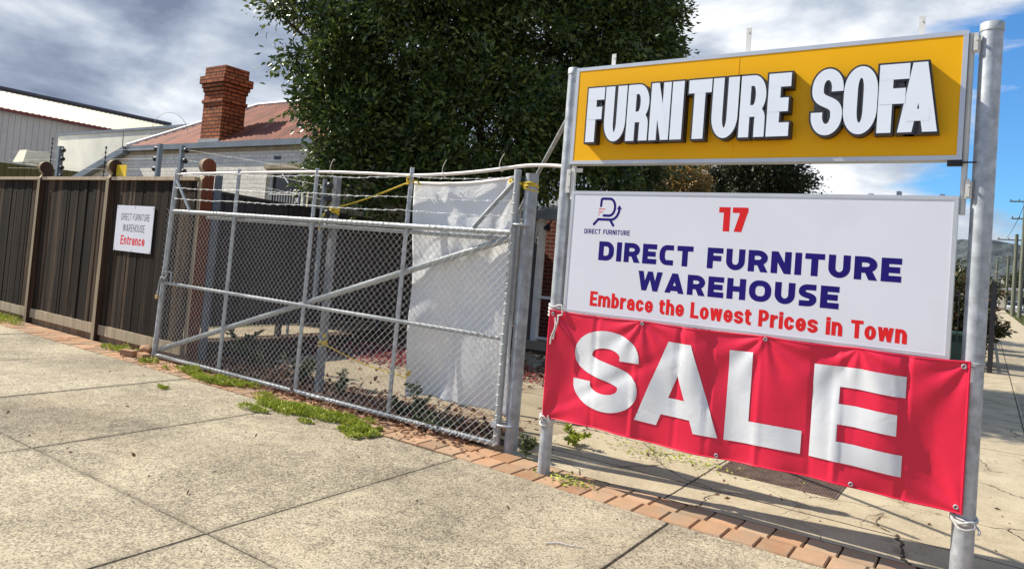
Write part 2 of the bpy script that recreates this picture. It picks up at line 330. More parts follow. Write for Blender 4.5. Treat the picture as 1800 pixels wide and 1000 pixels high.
# ------------------------------------------------------------------ geometry helpers
class MB:
    def __init__(s): s.v = []; s.f = []; s.m = []; s.smooth = []
    def add(s, vs, fs, mi=0, sm=False):
        o = len(s.v); s.v += [tuple(v) for v in vs]; s.f += [tuple(i+o for i in f) for f in fs]; s.m += [mi]*len(fs); s.smooth += [sm]*len(fs); return s
    def box(s, x0, x1, y0, y1, z0, z1, mi=0, rz=0, c=None):
        vs = [(x, y, z) for z in (z0, z1) for y in (y0, y1) for x in (x0, x1)]
        if rz:
            cx, cy = c or ((x0+x1)/2, (y0+y1)/2); k, q = math.cos(rz), math.sin(rz)
            vs = [(cx+(x-cx)*k-(y-cy)*q, cy+(x-cx)*q+(y-cy)*k, z) for x, y, z in vs]
        return s.add(vs, [(0, 2, 3, 1), (4, 5, 7, 6), (0, 1, 5, 4), (2, 6, 7, 3), (0, 4, 6, 2), (1, 3, 7, 5)], mi)
    def tube(s, pts, r, n=8, cap=True, mi=0, sm=True, closed=False):
        pts = [Vector(p) for p in pts]; k = len(pts); rs = r if isinstance(r, (list, tuple)) else [r]*k
        ref = None; rings = []
        for i, p in enumerate(pts):
            a = pts[(i-1) % k] if (i or closed) else p; b = pts[(i+1) % k] if (i < k-1 or closed) else p
            d = (b-a).normalized()
            if ref is None:
                ref = d.cross(Vector((0, 0, 1)));
                if ref.length < .2: ref = d.cross(Vector((0, 1, 0)))
                ref.normalize()
            ref = (ref - d*ref.dot(d)).normalized(); w = d.cross(ref)
            rings.append([p + (ref*math.cos(2*math.pi*j/n) + w*math.sin(2*math.pi*j/n))*rs[i] for j in range(n)])
        vs = [v for g in rings for v in g]; fs = []
        for i in range(k if closed else k-1):
            for j in range(n):
                a, b = i*n, ((i+1) % k)*n; fs.append((a+j, a+(j+1) % n, b+(j+1) % n, b+j))
        s.add(vs, fs, mi, sm)
        if cap and not closed:
            s.add(rings[0], [tuple(range(n))[::-1]], mi); s.add(rings[-1], [tuple(range(n))], mi)
        return s
    def cyl(s, x, y, z0, z1, r, n=16, mi=0): return s.tube([(x, y, z0), (x, y, z1)], r, n, True, mi)
    def prism(s, poly, f, a, b, mi=0, mf=None):
        # poly of (u,v); f(u,v,w) -> xyz ; extruded from w=a to w=b ; mf: material of the cap at w=a
        n = len(poly); vs = [f(u, v, a) for u, v in poly] + [f(u, v, b) for u, v in poly]
        s.add(vs, [tuple(range(n))[::-1]], mi if mf is None else mf); s.add(vs, [tuple(range(n, 2*n))], mi)
        return s.add(vs, [(i, (i+1) % n, n+(i+1) % n, n+i) for i in range(n)], mi)
    def build(s, name, mats, parent=None, recalc=True):
        me = bpy.data.meshes.new(name); me.from_pydata(s.v, [], s.f)
        for m in (mats if isinstance(mats, (list, tuple)) else [mats]): me.materials.append(m)
        me.polygons.foreach_set('material_index', s.m); me.polygons.foreach_set('use_smooth', s.smooth)
        if recalc:
            bm = bmesh.new(); bm.from_mesh(me); bmesh.ops.recalc_face_normals(bm, faces=bm.faces); bm.to_mesh(me); bm.free()
        me.update(); o = bpy.data.objects.new(name, me); COL.objects.link(o)
        if parent: o.parent = parent; o.matrix_parent_inverse = parent.matrix_world.inverted() if False else Matrix.Translation(-Vector(parent.location))
        return o
def tag(o, label, cat, group=None):
    o['label'] = label; o['category'] = cat
    if group: o['group'] = group
    return o
def thing(name, label, cat, loc=(0, 0, 0), group=None):
    o = bpy.data.objects.new(name, None); o.location = loc; o.empty_display_size = .2; COL.objects.link(o); return tag(o, label, cat, group)
def kind(o, k): o['kind'] = k; return o
def dup(o, loc, label=None, rz=None):
    # copy of a thing (an Empty) with its parts and sub-parts
    r = o.copy(); COL.objects.link(r); r.location = loc
    if rz is not None: r.rotation_euler = (0, 0, rz)
    if label: r['label'] = label
    for ch in list(o.children):
        c = ch.copy(); COL.objects.link(c); c.parent = r
        for g in list(ch.children):
            d = g.copy(); COL.objects.link(d); d.parent = c
    return r
def bez(p0, p1, p2, p3, n=12):
    return [tuple((1-t)**3*a+3*(1-t)**2*t*b+3*(1-t)*t*t*c+t**3*d for a, b, c, d in zip(p0, p1, p2, p3)) for t in [i/n for i in range(n+1)]]
def smooth_path(pts, n=6):
    # Catmull-Rom
    P = [Vector(p) for p in pts]; P = [P[0]*2-P[1]] + P + [P[-1]*2-P[-2]]; out = []
    for i in range(1, len(P)-2):
        a, b, c, d = P[i-1:i+3]
        for k in range(n):
            t = k/n; out.append(.5*((2*b)+(c-a)*t+(2*a-5*b+4*c-d)*t*t+(3*b-a-3*c+d)*t**3))
    out.append(P[-2]); return out
def leafmesh(name, P, D, size, mat, parent=None, wid=.38, up=.0, two=True):
    # P (n,3) leaf bases, D (n,3) leaf directions, one folded rhombus of two faces per leaf
    n = len(P); D = D/np.linalg.norm(D, axis=1, keepdims=True)
    A = RNG.normal(size=(n, 3)); A[:, 2] += up; S = np.cross(D, A); S /= np.linalg.norm(S, axis=1, keepdims=True); Nn = np.cross(S, D)
    s = size[:, None]; mid = P + D*s*.45
    V = np.stack([P, mid + S*s*wid*.5 + Nn*s*.06, P + D*s - Nn*s*.10, mid - S*s*wid*.5 + Nn*s*.06], 1).reshape(-1, 3)
    base = np.arange(n)*4
    F = np.stack([base, base+1, base+2, base+2, base+3, base], 1).reshape(-1)
    me = bpy.data.meshes.new(name); me.vertices.add(4*n); me.vertices.foreach_set('co', V.reshape(-1).astype(np.float32))
    me.loops.add(6*n); me.loops.foreach_set('vertex_index', F.astype(np.int32))
    me.polygons.add(2*n); me.polygons.foreach_set('loop_start', np.arange(2*n, dtype=np.int32)*3)
    try: me.polygons.foreach_set('loop_total', np.full(2*n, 3, dtype=np.int32))
    except Exception: pass
    me.update(calc_edges=True); me.validate()
    me.materials.append(mat); o = bpy.data.objects.new(name, me); COL.objects.link(o)
    if parent: o.parent = parent; o.matrix_parent_inverse = Matrix.Translation(-Vector(parent.location))
    return o
def clump_leaves(blobs, n_clumps, per, crad, leaf, shell=.55, keep=None, droop=.25, zs=1.0):
    # blobs (cx,cy,cz,r); leaf clumps spread through the outer volume of each blob
    B = np.array(blobs, float); w = B[:, 3]**2; w /= w.sum()
    idx = RNG.choice(len(B), n_clumps, p=w); d = RNG.normal(size=(n_clumps, 3)); d /= np.linalg.norm(d, axis=1, keepdims=True)
    rad = (shell + (1-shell)*RNG.random(n_clumps)**.6)*B[idx, 3]*(.80+.30*RNG.random(n_clumps)+.28*RNG.random(n_clumps)**5)
    c = B[idx, :3] + d*rad[:, None]*np.array([1, 1, zs])
    k = RNG.integers(int(per*.5), int(per*1.5), n_clumps); ci = np.repeat(np.arange(n_clumps), k); n = len(ci)
    off = RNG.normal(size=(n, 3))*crad*(.6+.8*RNG.random(n_clumps))[ci][:, None]*.55; off[:, 2] *= .75
    P = c[ci] + off; D = off/crad + d[ci]*.8 + RNG.normal(size=(n, 3))*.6; D[:, 2] -= droop
    if keep is not None:
        m = keep(P); P, D = P[m], D[m]
    return P, D, leaf*(.5+1.0*RNG.random(len(P)))
def limb(mb, a, b, ra, rb, n=6, wob=.08):
    a, b = Vector(a), Vector(b); pts = []; rs = []
    for i in range(n+1):
        t = i/n; p = a.lerp(b, t); w = wob*(a-b).length*math.sin(math.pi*t)
        pts.append(p + Vector((random.uniform(-w, w), random.uniform(-w, w), random.uniform(-w, w)*.4))); rs.append(ra+(rb-ra)*t)
    mb.tube(pts, rs, 8)

# ------------------------------------------------------------------ ground
kind(MB().add([(-2500, -900, -.06), (2500, -900, -.06), (2500, 3500, -.06), (-2500, 3500, -.06)], [(0, 1, 2, 3)]).build('ground', DIRT), 'structure')
def edge(x):
    t = min(1, max(0, (-2.4-x)/1.8)); return .10*t*t*(3-2*t)
def slabs():
    mb = MB(); xs = [-17, -15.2, -13.2, -11.3, -9.2, -7.3, -5.55, -3.42, -1.63, .25, 2.2, 4.2, 6.2]; ys = [-9, -6.2, -3.6, -1.4, .45, 2.33, 4.44]
    g = .004
    for i in range(len(xs)-1):
        for j in range(len(ys)-1):
            x0, x1, y0, y1 = xs[i]+g, xs[i+1]-g, ys[j]+g, ys[j+1]-g; zt = random.uniform(-.003, .003); b = .006
            e0, e1 = (edge(x0), edge(x1)) if j == len(ys)-2 else (0, 0)
            o = [(x0, y0), (x1, y0), (x1, y1+e1), (x0, y1+e0)]; q = [(x0+b, y0+b), (x1-b, y0+b), (x1-b, y1-b+e1), (x0+b, y1-b+e0)]
            vs = [(x, y, -.05) for x, y in o]+[(x, y, zt-b) for x, y in o]+[(x, y, zt) for x, y in q]
            fs = [(0, 1, 5, 4), (1, 2, 6, 5), (2, 3, 7, 6), (3, 0, 4, 7), (4, 5, 9, 8), (5, 6, 10, 9), (6, 7, 11, 10), (7, 4, 8, 11), (8, 9, 10, 11)]
            mb.add(vs, fs)
    return mb.build('driveway_slabs', AGG)
kind(slabs(), 'structure')
kind(MB().add([(-17.2, -9.2, -.02), (6.4, -9.2, -.02), (6.4, 5.0, -.02), (-17.2, 5.0, -.02)], [(0, 1, 2, 3)]).build('joint_soil', SOIL), 'structure')
def pavers():
    mb = MB(); x = -16.5
    while x < 3.2:
        for row in range(2):
            L = .197; o = .03*row; y0 = 4.455+.215*row + edge(x)
            h = random.uniform(-.009, -.004); rz = random.uniform(-.01, .01); b = .007
            x0, x1, ya, yb = x+o+.004, x+o+L-.004, y0+.004, y0+.209
            cx, cy = (x0+x1)/2, (ya+yb)/2; k, q = math.cos(rz), math.sin(rz)
            R2 = lambda px, py: (cx+(px-cx)*k-(py-cy)*q, cy+(px-cx)*q+(py-cy)*k)
            O = [R2(*p) for p in ((x0, ya), (x1, ya), (x1, yb), (x0, yb))]; Q = [R2(*p) for p in ((x0+b, ya+b), (x1-b, ya+b), (x1-b, yb-b), (x0+b, yb-b))]
            mb.add([(*p, -.05) for p in O]+[(*p, h) for p in O]+[(*p, h+.008) for p in Q],
                   [(0, 1, 5, 4), (1, 2, 6, 5), (2, 3, 7, 6), (3, 0, 4, 7), (4, 5, 9, 8), (5, 6, 10, 9), (6, 7, 11, 10), (7, 4, 8, 11), (8, 9, 10, 11)])
        x += .2
    return mb.build('brick_paving', PAVER)
kind(pavers(), 'structure')
kind(MB().add([(-3.3, 4.95, 0), (-2.5, 4.886, 0), (2.0, 4.886, 0), (2.0, 140, 0), (.0, 140, 0), (.0, 18.5, 0), (-3.3, 18.5, 0)], [(0, 1, 2, 3, 4, 5, 6)]).build('footpath', FOOT), 'structure')
kind(MB().add([(-10.2, 4.93, -.012), (-3.3, 4.93, -.012), (-3.3, 24, -.012), (-10.2, 24, -.012)], [(0, 1, 2, 3)]).build('garden_soil', SOIL), 'structure')
kind(MB().add([(-7.9, 6.15, -.004), (-6.2, 5.72, -.004), (-5.0, 5.5, -.004), (-3.3, 5.25, -.004), (-3.3, 10.2, -.004), (-7.0, 10.6, -.004), (-8.5, 8.6, -.004)], [tuple(range(7))]).build('lane', LANE), 'structure')
kind(MB().add([(-11.1, 5.3, .0), (-10.04, 5.3, .0), (-10.04, 13, .0), (-11.1, 13, .0)], [(0, 1, 2, 3)]).build('side_path', LANE), 'structure')
kind(MB().add([(.47, 9.28, .004), (6, 9.28, .004), (6, 17.55, .004), (.47, 17.55, .004)], [(0, 1, 2, 3)]).build('crossover_slab', AGG), 'structure')
kind(MB().add([(3.6, 17.6, -.02), (12, 17.6, -.02), (12, 600, -.02), (3.6, 600, -.02)], [(0, 1, 2, 3)]).build('road', ASPH), 'structure')
kind(MB().box(3.45, 3.6, 17.6, 600, -.05, .03).build('kerb', WHITEWALL), 'structure')
kind(MB().add([(2.0, 17.6, -.006), (3.45, 17.6, -.006), (3.45, 600, -.006), (2.0, 600, -.006)], [(0, 1, 2, 3)]).build('verge_soil', DIRT), 'structure')
n = 9000; P = np.stack([RNG.uniform(1.95, 3.4, n), 30+90*RNG.random(n)**1.3, np.zeros(n)-.01], 1); D = RNG.normal(size=(n, 3))*.6; D[:, 2] = 1
kind(leafmesh('verge_grass', P, D, RNG.uniform(.06, .16, n), GRASSM, wid=.2), 'stuff')
def hill():
    xs = np.linspace(-500, 700, 140); ys = np.linspace(700, 1500, 40); mb = MB(); vs = []
    ph = RNG.uniform(0, 6, 12)
    for j, y in enumerate(ys):
        for i, x in enumerate(xs):
            t = (y-700)/800; p = math.sin(min(1, t*1.6)*math.pi/2)
            h = 68+9*math.sin(x/130+ph[0])+5*math.sin(x/47+ph[1])+3*math.sin(x/19+ph[2]) - .028*(x-80)
            vs.append((x, y, h*p + (RNG.random()*5-2)*p))
    nx = len(xs); fs = [(j*nx+i, j*nx+i+1, (j+1)*nx+i+1, (j+1)*nx+i) for j in range(len(ys)-1) for i in range(nx-1)]
    m = Mat('haze_tinted_wooded_hill'); t = m.math('ADD', m.math('MULTIPLY', m.noise(.02, 6, .6), .5), m.math('MULTIPLY', m.noise(.12, 4, .7), .5))
    m.col(m.ramp(t, [(.35, (.05, .062, .07)), (.55, (.085, .10, .105)), (.7, (.14, .15, .15))])).set(rough=.95, spec=.05); m.bump(t, 1, 8)  # woodland tone with the bluish haze of distance mixed into the colour
    return mb.add(vs, fs, 0, False).build('hill', m.m, recalc=False)
kind(hill(), 'structure')

# ------------------------------------------------------------------ stroke lettering
def arc(cx, cy, rx, ry, a0, a1, n=10):
    s = -1 if a1 > a0 else 1; A = [R(a0+(a1-a0)*i/n) for i in range(n+1)]
    return [(cx+rx*math.cos(a), cy+ry*math.sin(a), s*math.cos(a), s*math.sin(a)) for a in A]
def glyph(ch, w, h, sx, sy, r=.4, xh=None, sty=''):
    """strokes of one letter: ('s', path, ext) pen strokes with butt ends, or ('p', polygon)"""
    L, Rr, B, T = sx/2, w-sx/2, sy/2, h-sy/2; M = h*.5; ry = r*h*.5 if r < 1 else h/2-sy/2
    rx = min((Rr-L)/2*.999, ry*1.0) if r < 1 else (Rr-L)/2*.999
    ry = min(ry, (T-B)/2*.999)
    st = lambda x: ('s', [(x, 0), (x, h)]); bar = lambda y, a, b: ('s', [(a, y), (b, y)])
    if ch == 'I': return [('s', [(sx/2, 0), (sx/2, h)])]
    if ch == 'F': return [st(L), bar(T, 0, w), bar(h*.53 if sty == 'i' else h*.5, 0, w*.9)]
    if ch == 'E': return [st(L), bar(T, 0, w), bar(M, 0, w*.93), bar(B, 0, w)]
    if ch == 'L': return [st(L), bar(B, 0, w)]
    if ch == 'T': return [('s', [(w/2, 0), (w/2, h)]), bar(T, 0, w)]
    if ch == 'H': return [st(L), st(Rr), bar(M, 0, w)]
    if ch == 'U': return [('s', [(L, h)]+arc(L+rx, B+ry, rx, ry, 180, 270)+arc(Rr-rx, B+ry, rx, ry, 270, 360)+[(Rr, h)])]
    if ch == 'D': return [st(L), ('s', [(sx*.5, T)]+arc(Rr-rx, T-ry, rx, ry, 90, 0)+arc(Rr-rx, B+ry, rx, ry, 0, -90)+[(sx*.5, B)])]
    if ch == 'O': return [('c', arc(Rr-rx, T-ry, rx, ry, 90, 0)+arc(Rr-rx, B+ry, rx, ry, 0, -90)+arc(L+rx, B+ry, rx, ry, 270, 180)+arc(L+rx, T-ry, rx, ry, 180, 90))]
    if ch == 'C': return [('s', [(w*.97, T)]+arc(L+rx, T-ry, rx, ry, 90, 180)+arc(L+rx, B+ry, rx, ry, 180, 270)+[(w*.97, B)])]
    if ch in 'RP':
        mid = h*.43; q = min((T-mid)/2*.999, ry); qx = min(rx, (Rr-L)*.6)
        o = [st(L), ('s', [(sx*.5, T)]+arc(Rr-qx, T-q, qx, q, 90, 0)+arc(Rr-qx, mid+q, qx, q, 0, -90)+[(sx*.5, mid)])]
        if ch == 'R':
            if sty == 'i': o.append(('s', [(L+sx*.4, mid-sy*.1)]+arc(Rr-rx*.6, mid-sy*.1-q*.5, rx*.6, q*.5, 90, 0)+[(Rr, 0)]))
            else: o.append(('p', [(w*.42, mid), (w*.42+sx*1.05, mid), (w*1.03, 0), (w*1.03-sx*1.15, 0)]))
        return o
    if ch == 'N': return [st(L), st(Rr), ('p', [(0, h), (sx*1.02, h), (w, 0), (w-sx*1.02, 0)])]
    if ch == 'A':
        k = sx*1.02; c = w/2; b = k*.5
        return [('p', [(0, 0), (k, 0), (c+b, h), (c-b, h)]), ('p', [(w-k, 0), (w, 0), (c+b, h), (c-b, h)]), ('s', [(w*.2, h*.245), (w*.8, h*.245)])]
    if ch == 'W':
        k = sx*.98; a, b2 = w*.27, w*.73; c = w/2
        return [('p', [(0, h), (k, h), (a+k*.45, 0), (a-k*.45, 0)]), ('p', [(a-k*.45, 0), (a+k*.45, 0), (c+k*.45, h), (c-k*.45, h)]),
                ('p', [(c-k*.45, h), (c+k*.45, h), (b2+k*.45, 0), (b2-k*.45, 0)]), ('p', [(w-k, h), (w, h), (b2+k*.45, 0), (b2-k*.45, 0)])]
    if ch == 'S':
        e = h*.66 if sty != 't' else None; q = min(ry, (T-B)/4)
        top = ([(Rr, h*.655)] if e else [(w*.96, T)]); bot = ([(L, h*.345)] if e else [(w*.04, B)])
        u = [*top] + (arc(Rr-rx, T-q, rx, q, 0, 90) if e else []) + arc(L+rx, T-q, rx, q, 90, 180)
        y1, y2 = T-q*1.15, B+q*1.15; d = y1-y2
        mid = bez((L, y1), (L, y1-d*.62), (Rr, y2+d*.62), (Rr, y2), 14)
        lo = arc(Rr-rx, B+q, rx, q, 0, -90) + (arc(L+rx, B+q, rx, q, 270, 180) if e else []) + bot
        return [('s', u+mid+lo)]
    if ch == '1': return [('p', [(w*.42, 0), (w*.42+sx, 0), (w*.42+sx, h), (w*.42, h)]), ('p', [(0, h-sy), (w*.42+sx*.5, h-sy*.95), (w*.42+sx*.5, h), (0, h)])]
    if ch == '7': return [bar(T, 0, w), ('p', [(w*.14, 0), (w*.14+sx*1.15, 0), (w, h-sy*.6), (w, h), (w-sx*1.1, h-sy*.5)])]
    x = xh or h*.74; Tx = x-sy/2; q = min(x*.34, (Tx-B)/2*.999); rx = (Rr-L)/2*.999
    bowl = arc(Rr-rx, Tx-q, rx, q, 90, 0)+arc(Rr-rx, B+q, rx, q, 0, -90)+arc(L+rx, B+q, rx, q, 270, 180)+arc(L+rx, Tx-q, rx, q, 180, 90)
    if ch == 'o': return [('c', bowl)]
    if ch == 'b': return [('s', [(L, 0), (L, h)]), ('c', bowl)]
    if ch == 'c': return [('s', arc(Rr-rx, Tx-q, rx, q, 12, 90)+arc(L+rx, Tx-q, rx, q, 90, 180)+arc(L+rx, B+q, rx, q, 180, 270)+arc(Rr-rx, B+q, rx, q, -90, -12))]
    if ch == 'e': return [bar(x*.48, L, Rr), ('s', [(Rr, x*.40)]+arc(Rr-rx, Tx-q, rx, q, 0, 90)+arc(L+rx, Tx-q, rx, q, 90, 180)+arc(L+rx, B+q, rx, q, 180, 270)+arc(Rr-rx, B+q, rx, q, -90, -12))]
    if ch == 'a': return [('s', arc(L+rx, Tx-q, rx, q, 172, 90)+arc(Rr-rx, Tx-q, rx, q, 90, 0)+[(Rr, 0)]), ('s', [(Rr, x*.55)]+arc(L+rx, (x*.55+B)/2, rx, (x*.55-B)/2, 90, 270)+[(Rr, B)])]
    if ch == 's':
        q2 = min(q, (Tx-B)/4); y1, y2 = Tx-q2*1.1, B+q2*1.1; d = y1-y2
        return [('s', [(Rr, x*.66)]+arc(Rr-rx, Tx-q2, rx, q2, 0, 180)+bez((L, y1), (L, y1-d*.6), (Rr, y2+d*.6), (Rr, y2), 10)+arc(Rr-rx, B+q2, rx, q2, 0, -180)+[(L, x*.34)])]
    if ch in 'nh': return [('s', [(L, 0), (L, h if ch == 'h' else x)]), ('s', [(L, Tx-q*.6)]+arc(Rr-rx, Tx-q, rx, q, 150, 0)+[(Rr, 0)])]
    if ch == 'm':
        c = w/2; rr = (c-L)/2*.999
        return [('s', [(L, 0), (L, x)]), ('s', [(L, Tx-q*.6)]+arc(c-rr, Tx-q, rr, q, 150, 0)+[(c, 0)]), ('s', [(c, Tx-q*.6)]+arc(Rr-rr, Tx-q, rr, q, 150, 0)+[(Rr, 0)])]
    if ch == 'r': return [('s', [(L, 0), (L, x)]), ('s', [(L, Tx-q*.8), (L+sx*.5, Tx-q*.15), (w, Tx)])]
    if ch == 't': return [('s', [(w*.42, h*.92), (w*.42, B+q*.6)]+arc(w*.42+q*.5, B+q*.6, q*.5, q*.6, 180, 270)+[(w, B)]), bar(Tx, 0, w)]
    if ch == 'i': return [('s', [(sx/2, 0), (sx/2, x)]), ('s', [(sx/2, h-sy*1.0), (sx/2, h)])]
    if ch == 'w':
        k = sx*.92; a, b2 = w*.27, w*.73; c = w/2
        return [('p', [(0, x), (k, x), (a+k*.45, 0), (a-k*.45, 0)]), ('p', [(a-k*.45, 0), (a+k*.45, 0), (c+k*.45, x), (c-k*.45, x)]),
                ('p', [(c-k*.45, x), (c+k*.45, x), (b2+k*.45, 0), (b2-k*.45, 0)]), ('p', [(w-k, x), (w, x), (b2+k*.45, 0), (b2-k*.45, 0)])]
    return []
def ribbon(path, sx, sy, closed=False, ext=0):
    """quads of a pen stroke (wider pen sideways than upright when sx > sy)"""
    p = [path[0]]
    for q in path[1:]:
        if math.hypot(q[0]-p[-1][0], q[1]-p[-1][1]) > 6e-4: p.append(q)
    if closed and math.hypot(p[0][0]-p[-1][0], p[0][1]-p[-1][1]) < 6e-4: p.pop()
    n = len(p)
    if ext and not closed:
        d = math.hypot(p[0][0]-p[1][0], p[0][1]-p[1][1]); p[0] = (p[0][0]+(p[0][0]-p[1][0])/d*ext, p[0][1]+(p[0][1]-p[1][1])/d*ext)
        d = math.hypot(p[-1][0]-p[-2][0], p[-1][1]-p[-2][1]); p[-1] = (p[-1][0]+(p[-1][0]-p[-2][0])/d*ext, p[-1][1]+(p[-1][1]-p[-2][1])/d*ext)
    lf, rg = [], []
    for i in range(n):
        if len(p[i]) == 4:
            x, y, nx, ny = p[i]; lf.append((x+nx*sx/2, y+ny*sy/2)); rg.append((x-nx*sx/2, y-ny*sy/2)); continue
        a = p[i-1] if (i or closed) else p[i]; b = p[(i+1) % n] if (i < n-1 or closed) else p[i]; c = p[i]
        def nrm(u, v):
            d = math.hypot(v[0]-u[0], v[1]-u[1]); return (-(v[1]-u[1])/d, (v[0]-u[0])/d)
        n1 = nrm(a, c) if a[:2] != c[:2] else nrm(c, b); n2 = nrm(c, b) if b[:2] != c[:2] else n1
        nx, ny = n1[0]+n2[0], n1[1]+n2[1]; d = math.hypot(nx, ny) or 1; nx, ny = nx/d, ny/d
        k = min(1.6, 1/max(.35, nx*n1[0]+ny*n1[1]))
        lf.append((c[0]+nx*sx/2*k, c[1]+ny*sy/2*k)); rg.append((c[0]-nx*sx/2*k, c[1]-ny*sy/2*k))
    return [(rg[i], rg[(i+1) % n], lf[(i+1) % n], lf[i]) for i in range(n if closed else n-1)], lf, rg
def pieces(ch, w, h, sx, sy, grow=0, **kw):
    """list of lists of polygons, one list per stroke"""
    out = []
    for g in glyph(ch, w, h, sx, sy, **kw):
        if g[0] == 'p':
            P = g[1]
            if grow:
                c = (sum(a for a, b in P)/len(P), sum(b for a, b in P)/len(P))
                P = [(a+math.copysign(grow, a-c[0]), b+math.copysign(grow, b-c[1])) for a, b in P]
            out.append([P])
        else: out.append(ribbon(g[1], sx+2*grow, sy+2*grow, g[0] == 'c', grow)[0])
    return out
def line_of(txt, widths, h, sx, sy, gap, x0, x1, space=.5, **kw):
    """(char, x, w) of a line fitted between x0 and x1"""
    tot = 0; it = []
    for c in txt:
        w = space*h if c == ' ' else widths(c); it.append((c, tot, w)); tot += w + (0 if c == ' ' else gap)
    tot -= gap; k = (x1-x0)/tot
    return [(c, x0+p*k, w*k) for c, p, w in it if c != ' '], k
def lettering(name, mat, par, txt, widths, h, sx, sy, gap, x0, x1, z0, y, space=.5, slope=0, **kw):
    """a printed line, one part per word"""
    items, k = line_of(txt, widths, h, sx, sy, gap, x0, x1, space); n = 0
    for word in txt.split():
        mb = MB()
        for c, x, w in items[n:n+len(word)]:
            for si, polys in enumerate(pieces(c, w, h, sx*k if k < 1.15 else sx, sy, **kw)):
                for qi, P in enumerate(polys):
                    e = .0004+.00013*si+.000004*qi
                    mb.add([(x+a, y-e, z0+b+slope*(x+a-x0)) for a, b in P], [tuple(range(len(P)))])
        n += len(word); mb.build(name, mat, par)

# ------------------------------------------------------------------ big road sign
SY = 4.723; XL, XR = -2.757, -.058
sg = thing('roadside_sign', 'tall double sign on two steel posts, yellow lettered box over white lettered box', 'sign', (-1.4, SY, 0))
for X, zt, r in ((XL, 3.13, .048), (XR, 3.155, .0555)):
    p = MB().cyl(X, SY, -.02, zt-.05, r, 24).build('post', GALV, sg)
    MB().tube([(X, SY, zt-.05), (X, SY, zt-.004), (X, SY, zt)], [r+.004, r+.004, r-.004], 24).build('post_cap', GALVW, p)
FY = SY-.058   # face plane
def frame_box(name, x0, x1, z0, z1, yf, depth, fw_, face, fr):
    b = MB().box(x0+.012, x1-.012, yf+.001, yf+depth, z0+.012, z1-.012).build(name, face, sg)
    m = MB()
    m.box(x0, x1, yf-.002, yf+depth+.004, z1-fw_, z1); m.box(x0, x1, yf-.002, yf+depth+.004, z0, z0+fw_)
    m.box(x0, x0+fw_, yf-.0015, yf+depth+.0035, z0+fw_, z1-fw_); m.box(x1-fw_, x1, yf-.0015, yf+depth+.0035, z0+fw_, z1-fw_)
    m.build('frame', fr, b); return b
yb = frame_box('yellow_sign_box', -2.705, -.165, 2.368, 3.11, FY, .10, .026, PYEL, ALU)
wb = frame_box('white_sign_box', -2.665, -.168, 1.243, 2.163, FY, .12, .022, PWHITE, ALU)
MB().box(-1.4635, -1.4575, FY-.0004, FY+.004, 2.40, 3.08).build('panel_seam', PYEL, yb)
# raised letters
def big_letters():
    zb, H_ = 2.519, .406; D_ = .074; g = .0115
    spec = [('F', -2.546, .137), ('U', -2.399, .170), ('R', -2.219, .167), ('N', -2.040, .146), ('I', -1.884, .080), ('T', -1.766, .160), ('U', -1.596, .174), ('R', -1.410, .164), ('E', -1.234, .138),
            ('S', -.968, .178), ('O', -.786, .184), ('F', -.597, .156), ('A', -.489, .200)]
    yf = FY+.001 - D_
    for c, x, w in spec:
        h = H_ + (.006 if c in 'SO' else 0); z = zb - (.003 if c in 'SO' else 0)
        sx = {'I': .084, 'F': .074, 'E': .076, 'T': .076, 'N': .056, 'A': .072, 'R': .066, 'S': .066, 'O': .076}.get(c, .0725); sy = .092 if c in 'FT' else .088 if c == 'E' else .070
        if c == 'A': sy = .07
        mb = MB(); kw = dict(r=.55 if c in 'UO' else .5, sty='i')
        for si in range(len(pieces(c, w, h, sx, sy, **kw))):
            for P in pieces(c, w, h, sx, sy, grow=g-.0005*si, **kw)[si]: mb.prism(P, lambda u, v, e: (x+u, e, z+v), yf+.0004*si, FY+.0115, 0)
        # backing between arms and in counters
        fill = {'F': [(0, h*.45, w*.85, h)], 'R': [(sx*.5, 0.0, w-sx*.4, h-.04)], 'U': [(sx*.5, .05, w-sx*.5, h)], 'O': [(sx*.5, .06, w-sx*.5, h-.06)], 'S': [(sx*.6, h*.5, w-.012, h*.85), (.014, h*.2, w-sx*.6, h*.5)]}.get(c, [])
        for a, b, cc, d in fill: mb.prism([(a, b), (cc, b), (cc, d), (a, d)], lambda u, v, e: (x+u, e, z+v), yf+.004, FY+.0113, 0)
        if c == 'A': mb.prism([(w*.15, -g), (w*.85, -g), (w*.6, h), (w*.4, h)], lambda u, v, e: (x+u, e, z+v), yf+.004, FY+.0113, 0)
        if c == 'N': mb.prism([(sx*.5, -g), (w-sx*.5, -g), (w-sx*.5, h*.55), (sx*.5, h*.55)], lambda u, v, e: (x+u, e, z+v), yf+.004, FY+.0113, 0)
        for si, polys in enumerate(pieces(c, w, h, sx, sy, **kw)):
            for P in polys: mb.add([(x+a, yf-.0016-.0004*si, z+b) for a, b in P], [tuple(range(len(P)))], 1)
        o = mb.build('letter', [LDARK, LWHITE], yb)
big_letters()
WT = dict(y=FY+.012)
cw = lambda c: {'I': .045, 'W': .215, 'O': .165, 'A': .165, 'T': .135, 'E': .125, 'F': .125, 'C': .125, 'S': .125}.get(c, .145)
FYw = FY+.001
lettering('lettering', NAVY, wb, 'DIRECT FURNITURE', cw, .140, .048, .036, .025, -2.40, -.428, 1.652, FYw, .65, r=.62, sty='t')
lettering('lettering', NAVY, wb, 'WAREHOUSE', cw, .137, .048, .036, .025, -2.072, -.752, 1.462, FYw, r=.62, sty='t')
lw = lambda c: {'i': .021, 'm': .086, 'w': .072, 't': .037, 'r': .040, 'E': .052, 'L': .050, 'P': .056, 'T': .058}.get(c, .053)
lettering('slogan', REDINK, wb, 'Embrace the Lowest Prices in Town', lw, .108, .0252, .0215, .0065, -2.442, -.380, 1.312, FYw, .30, slope=-.006, xh=.084, r=.6)
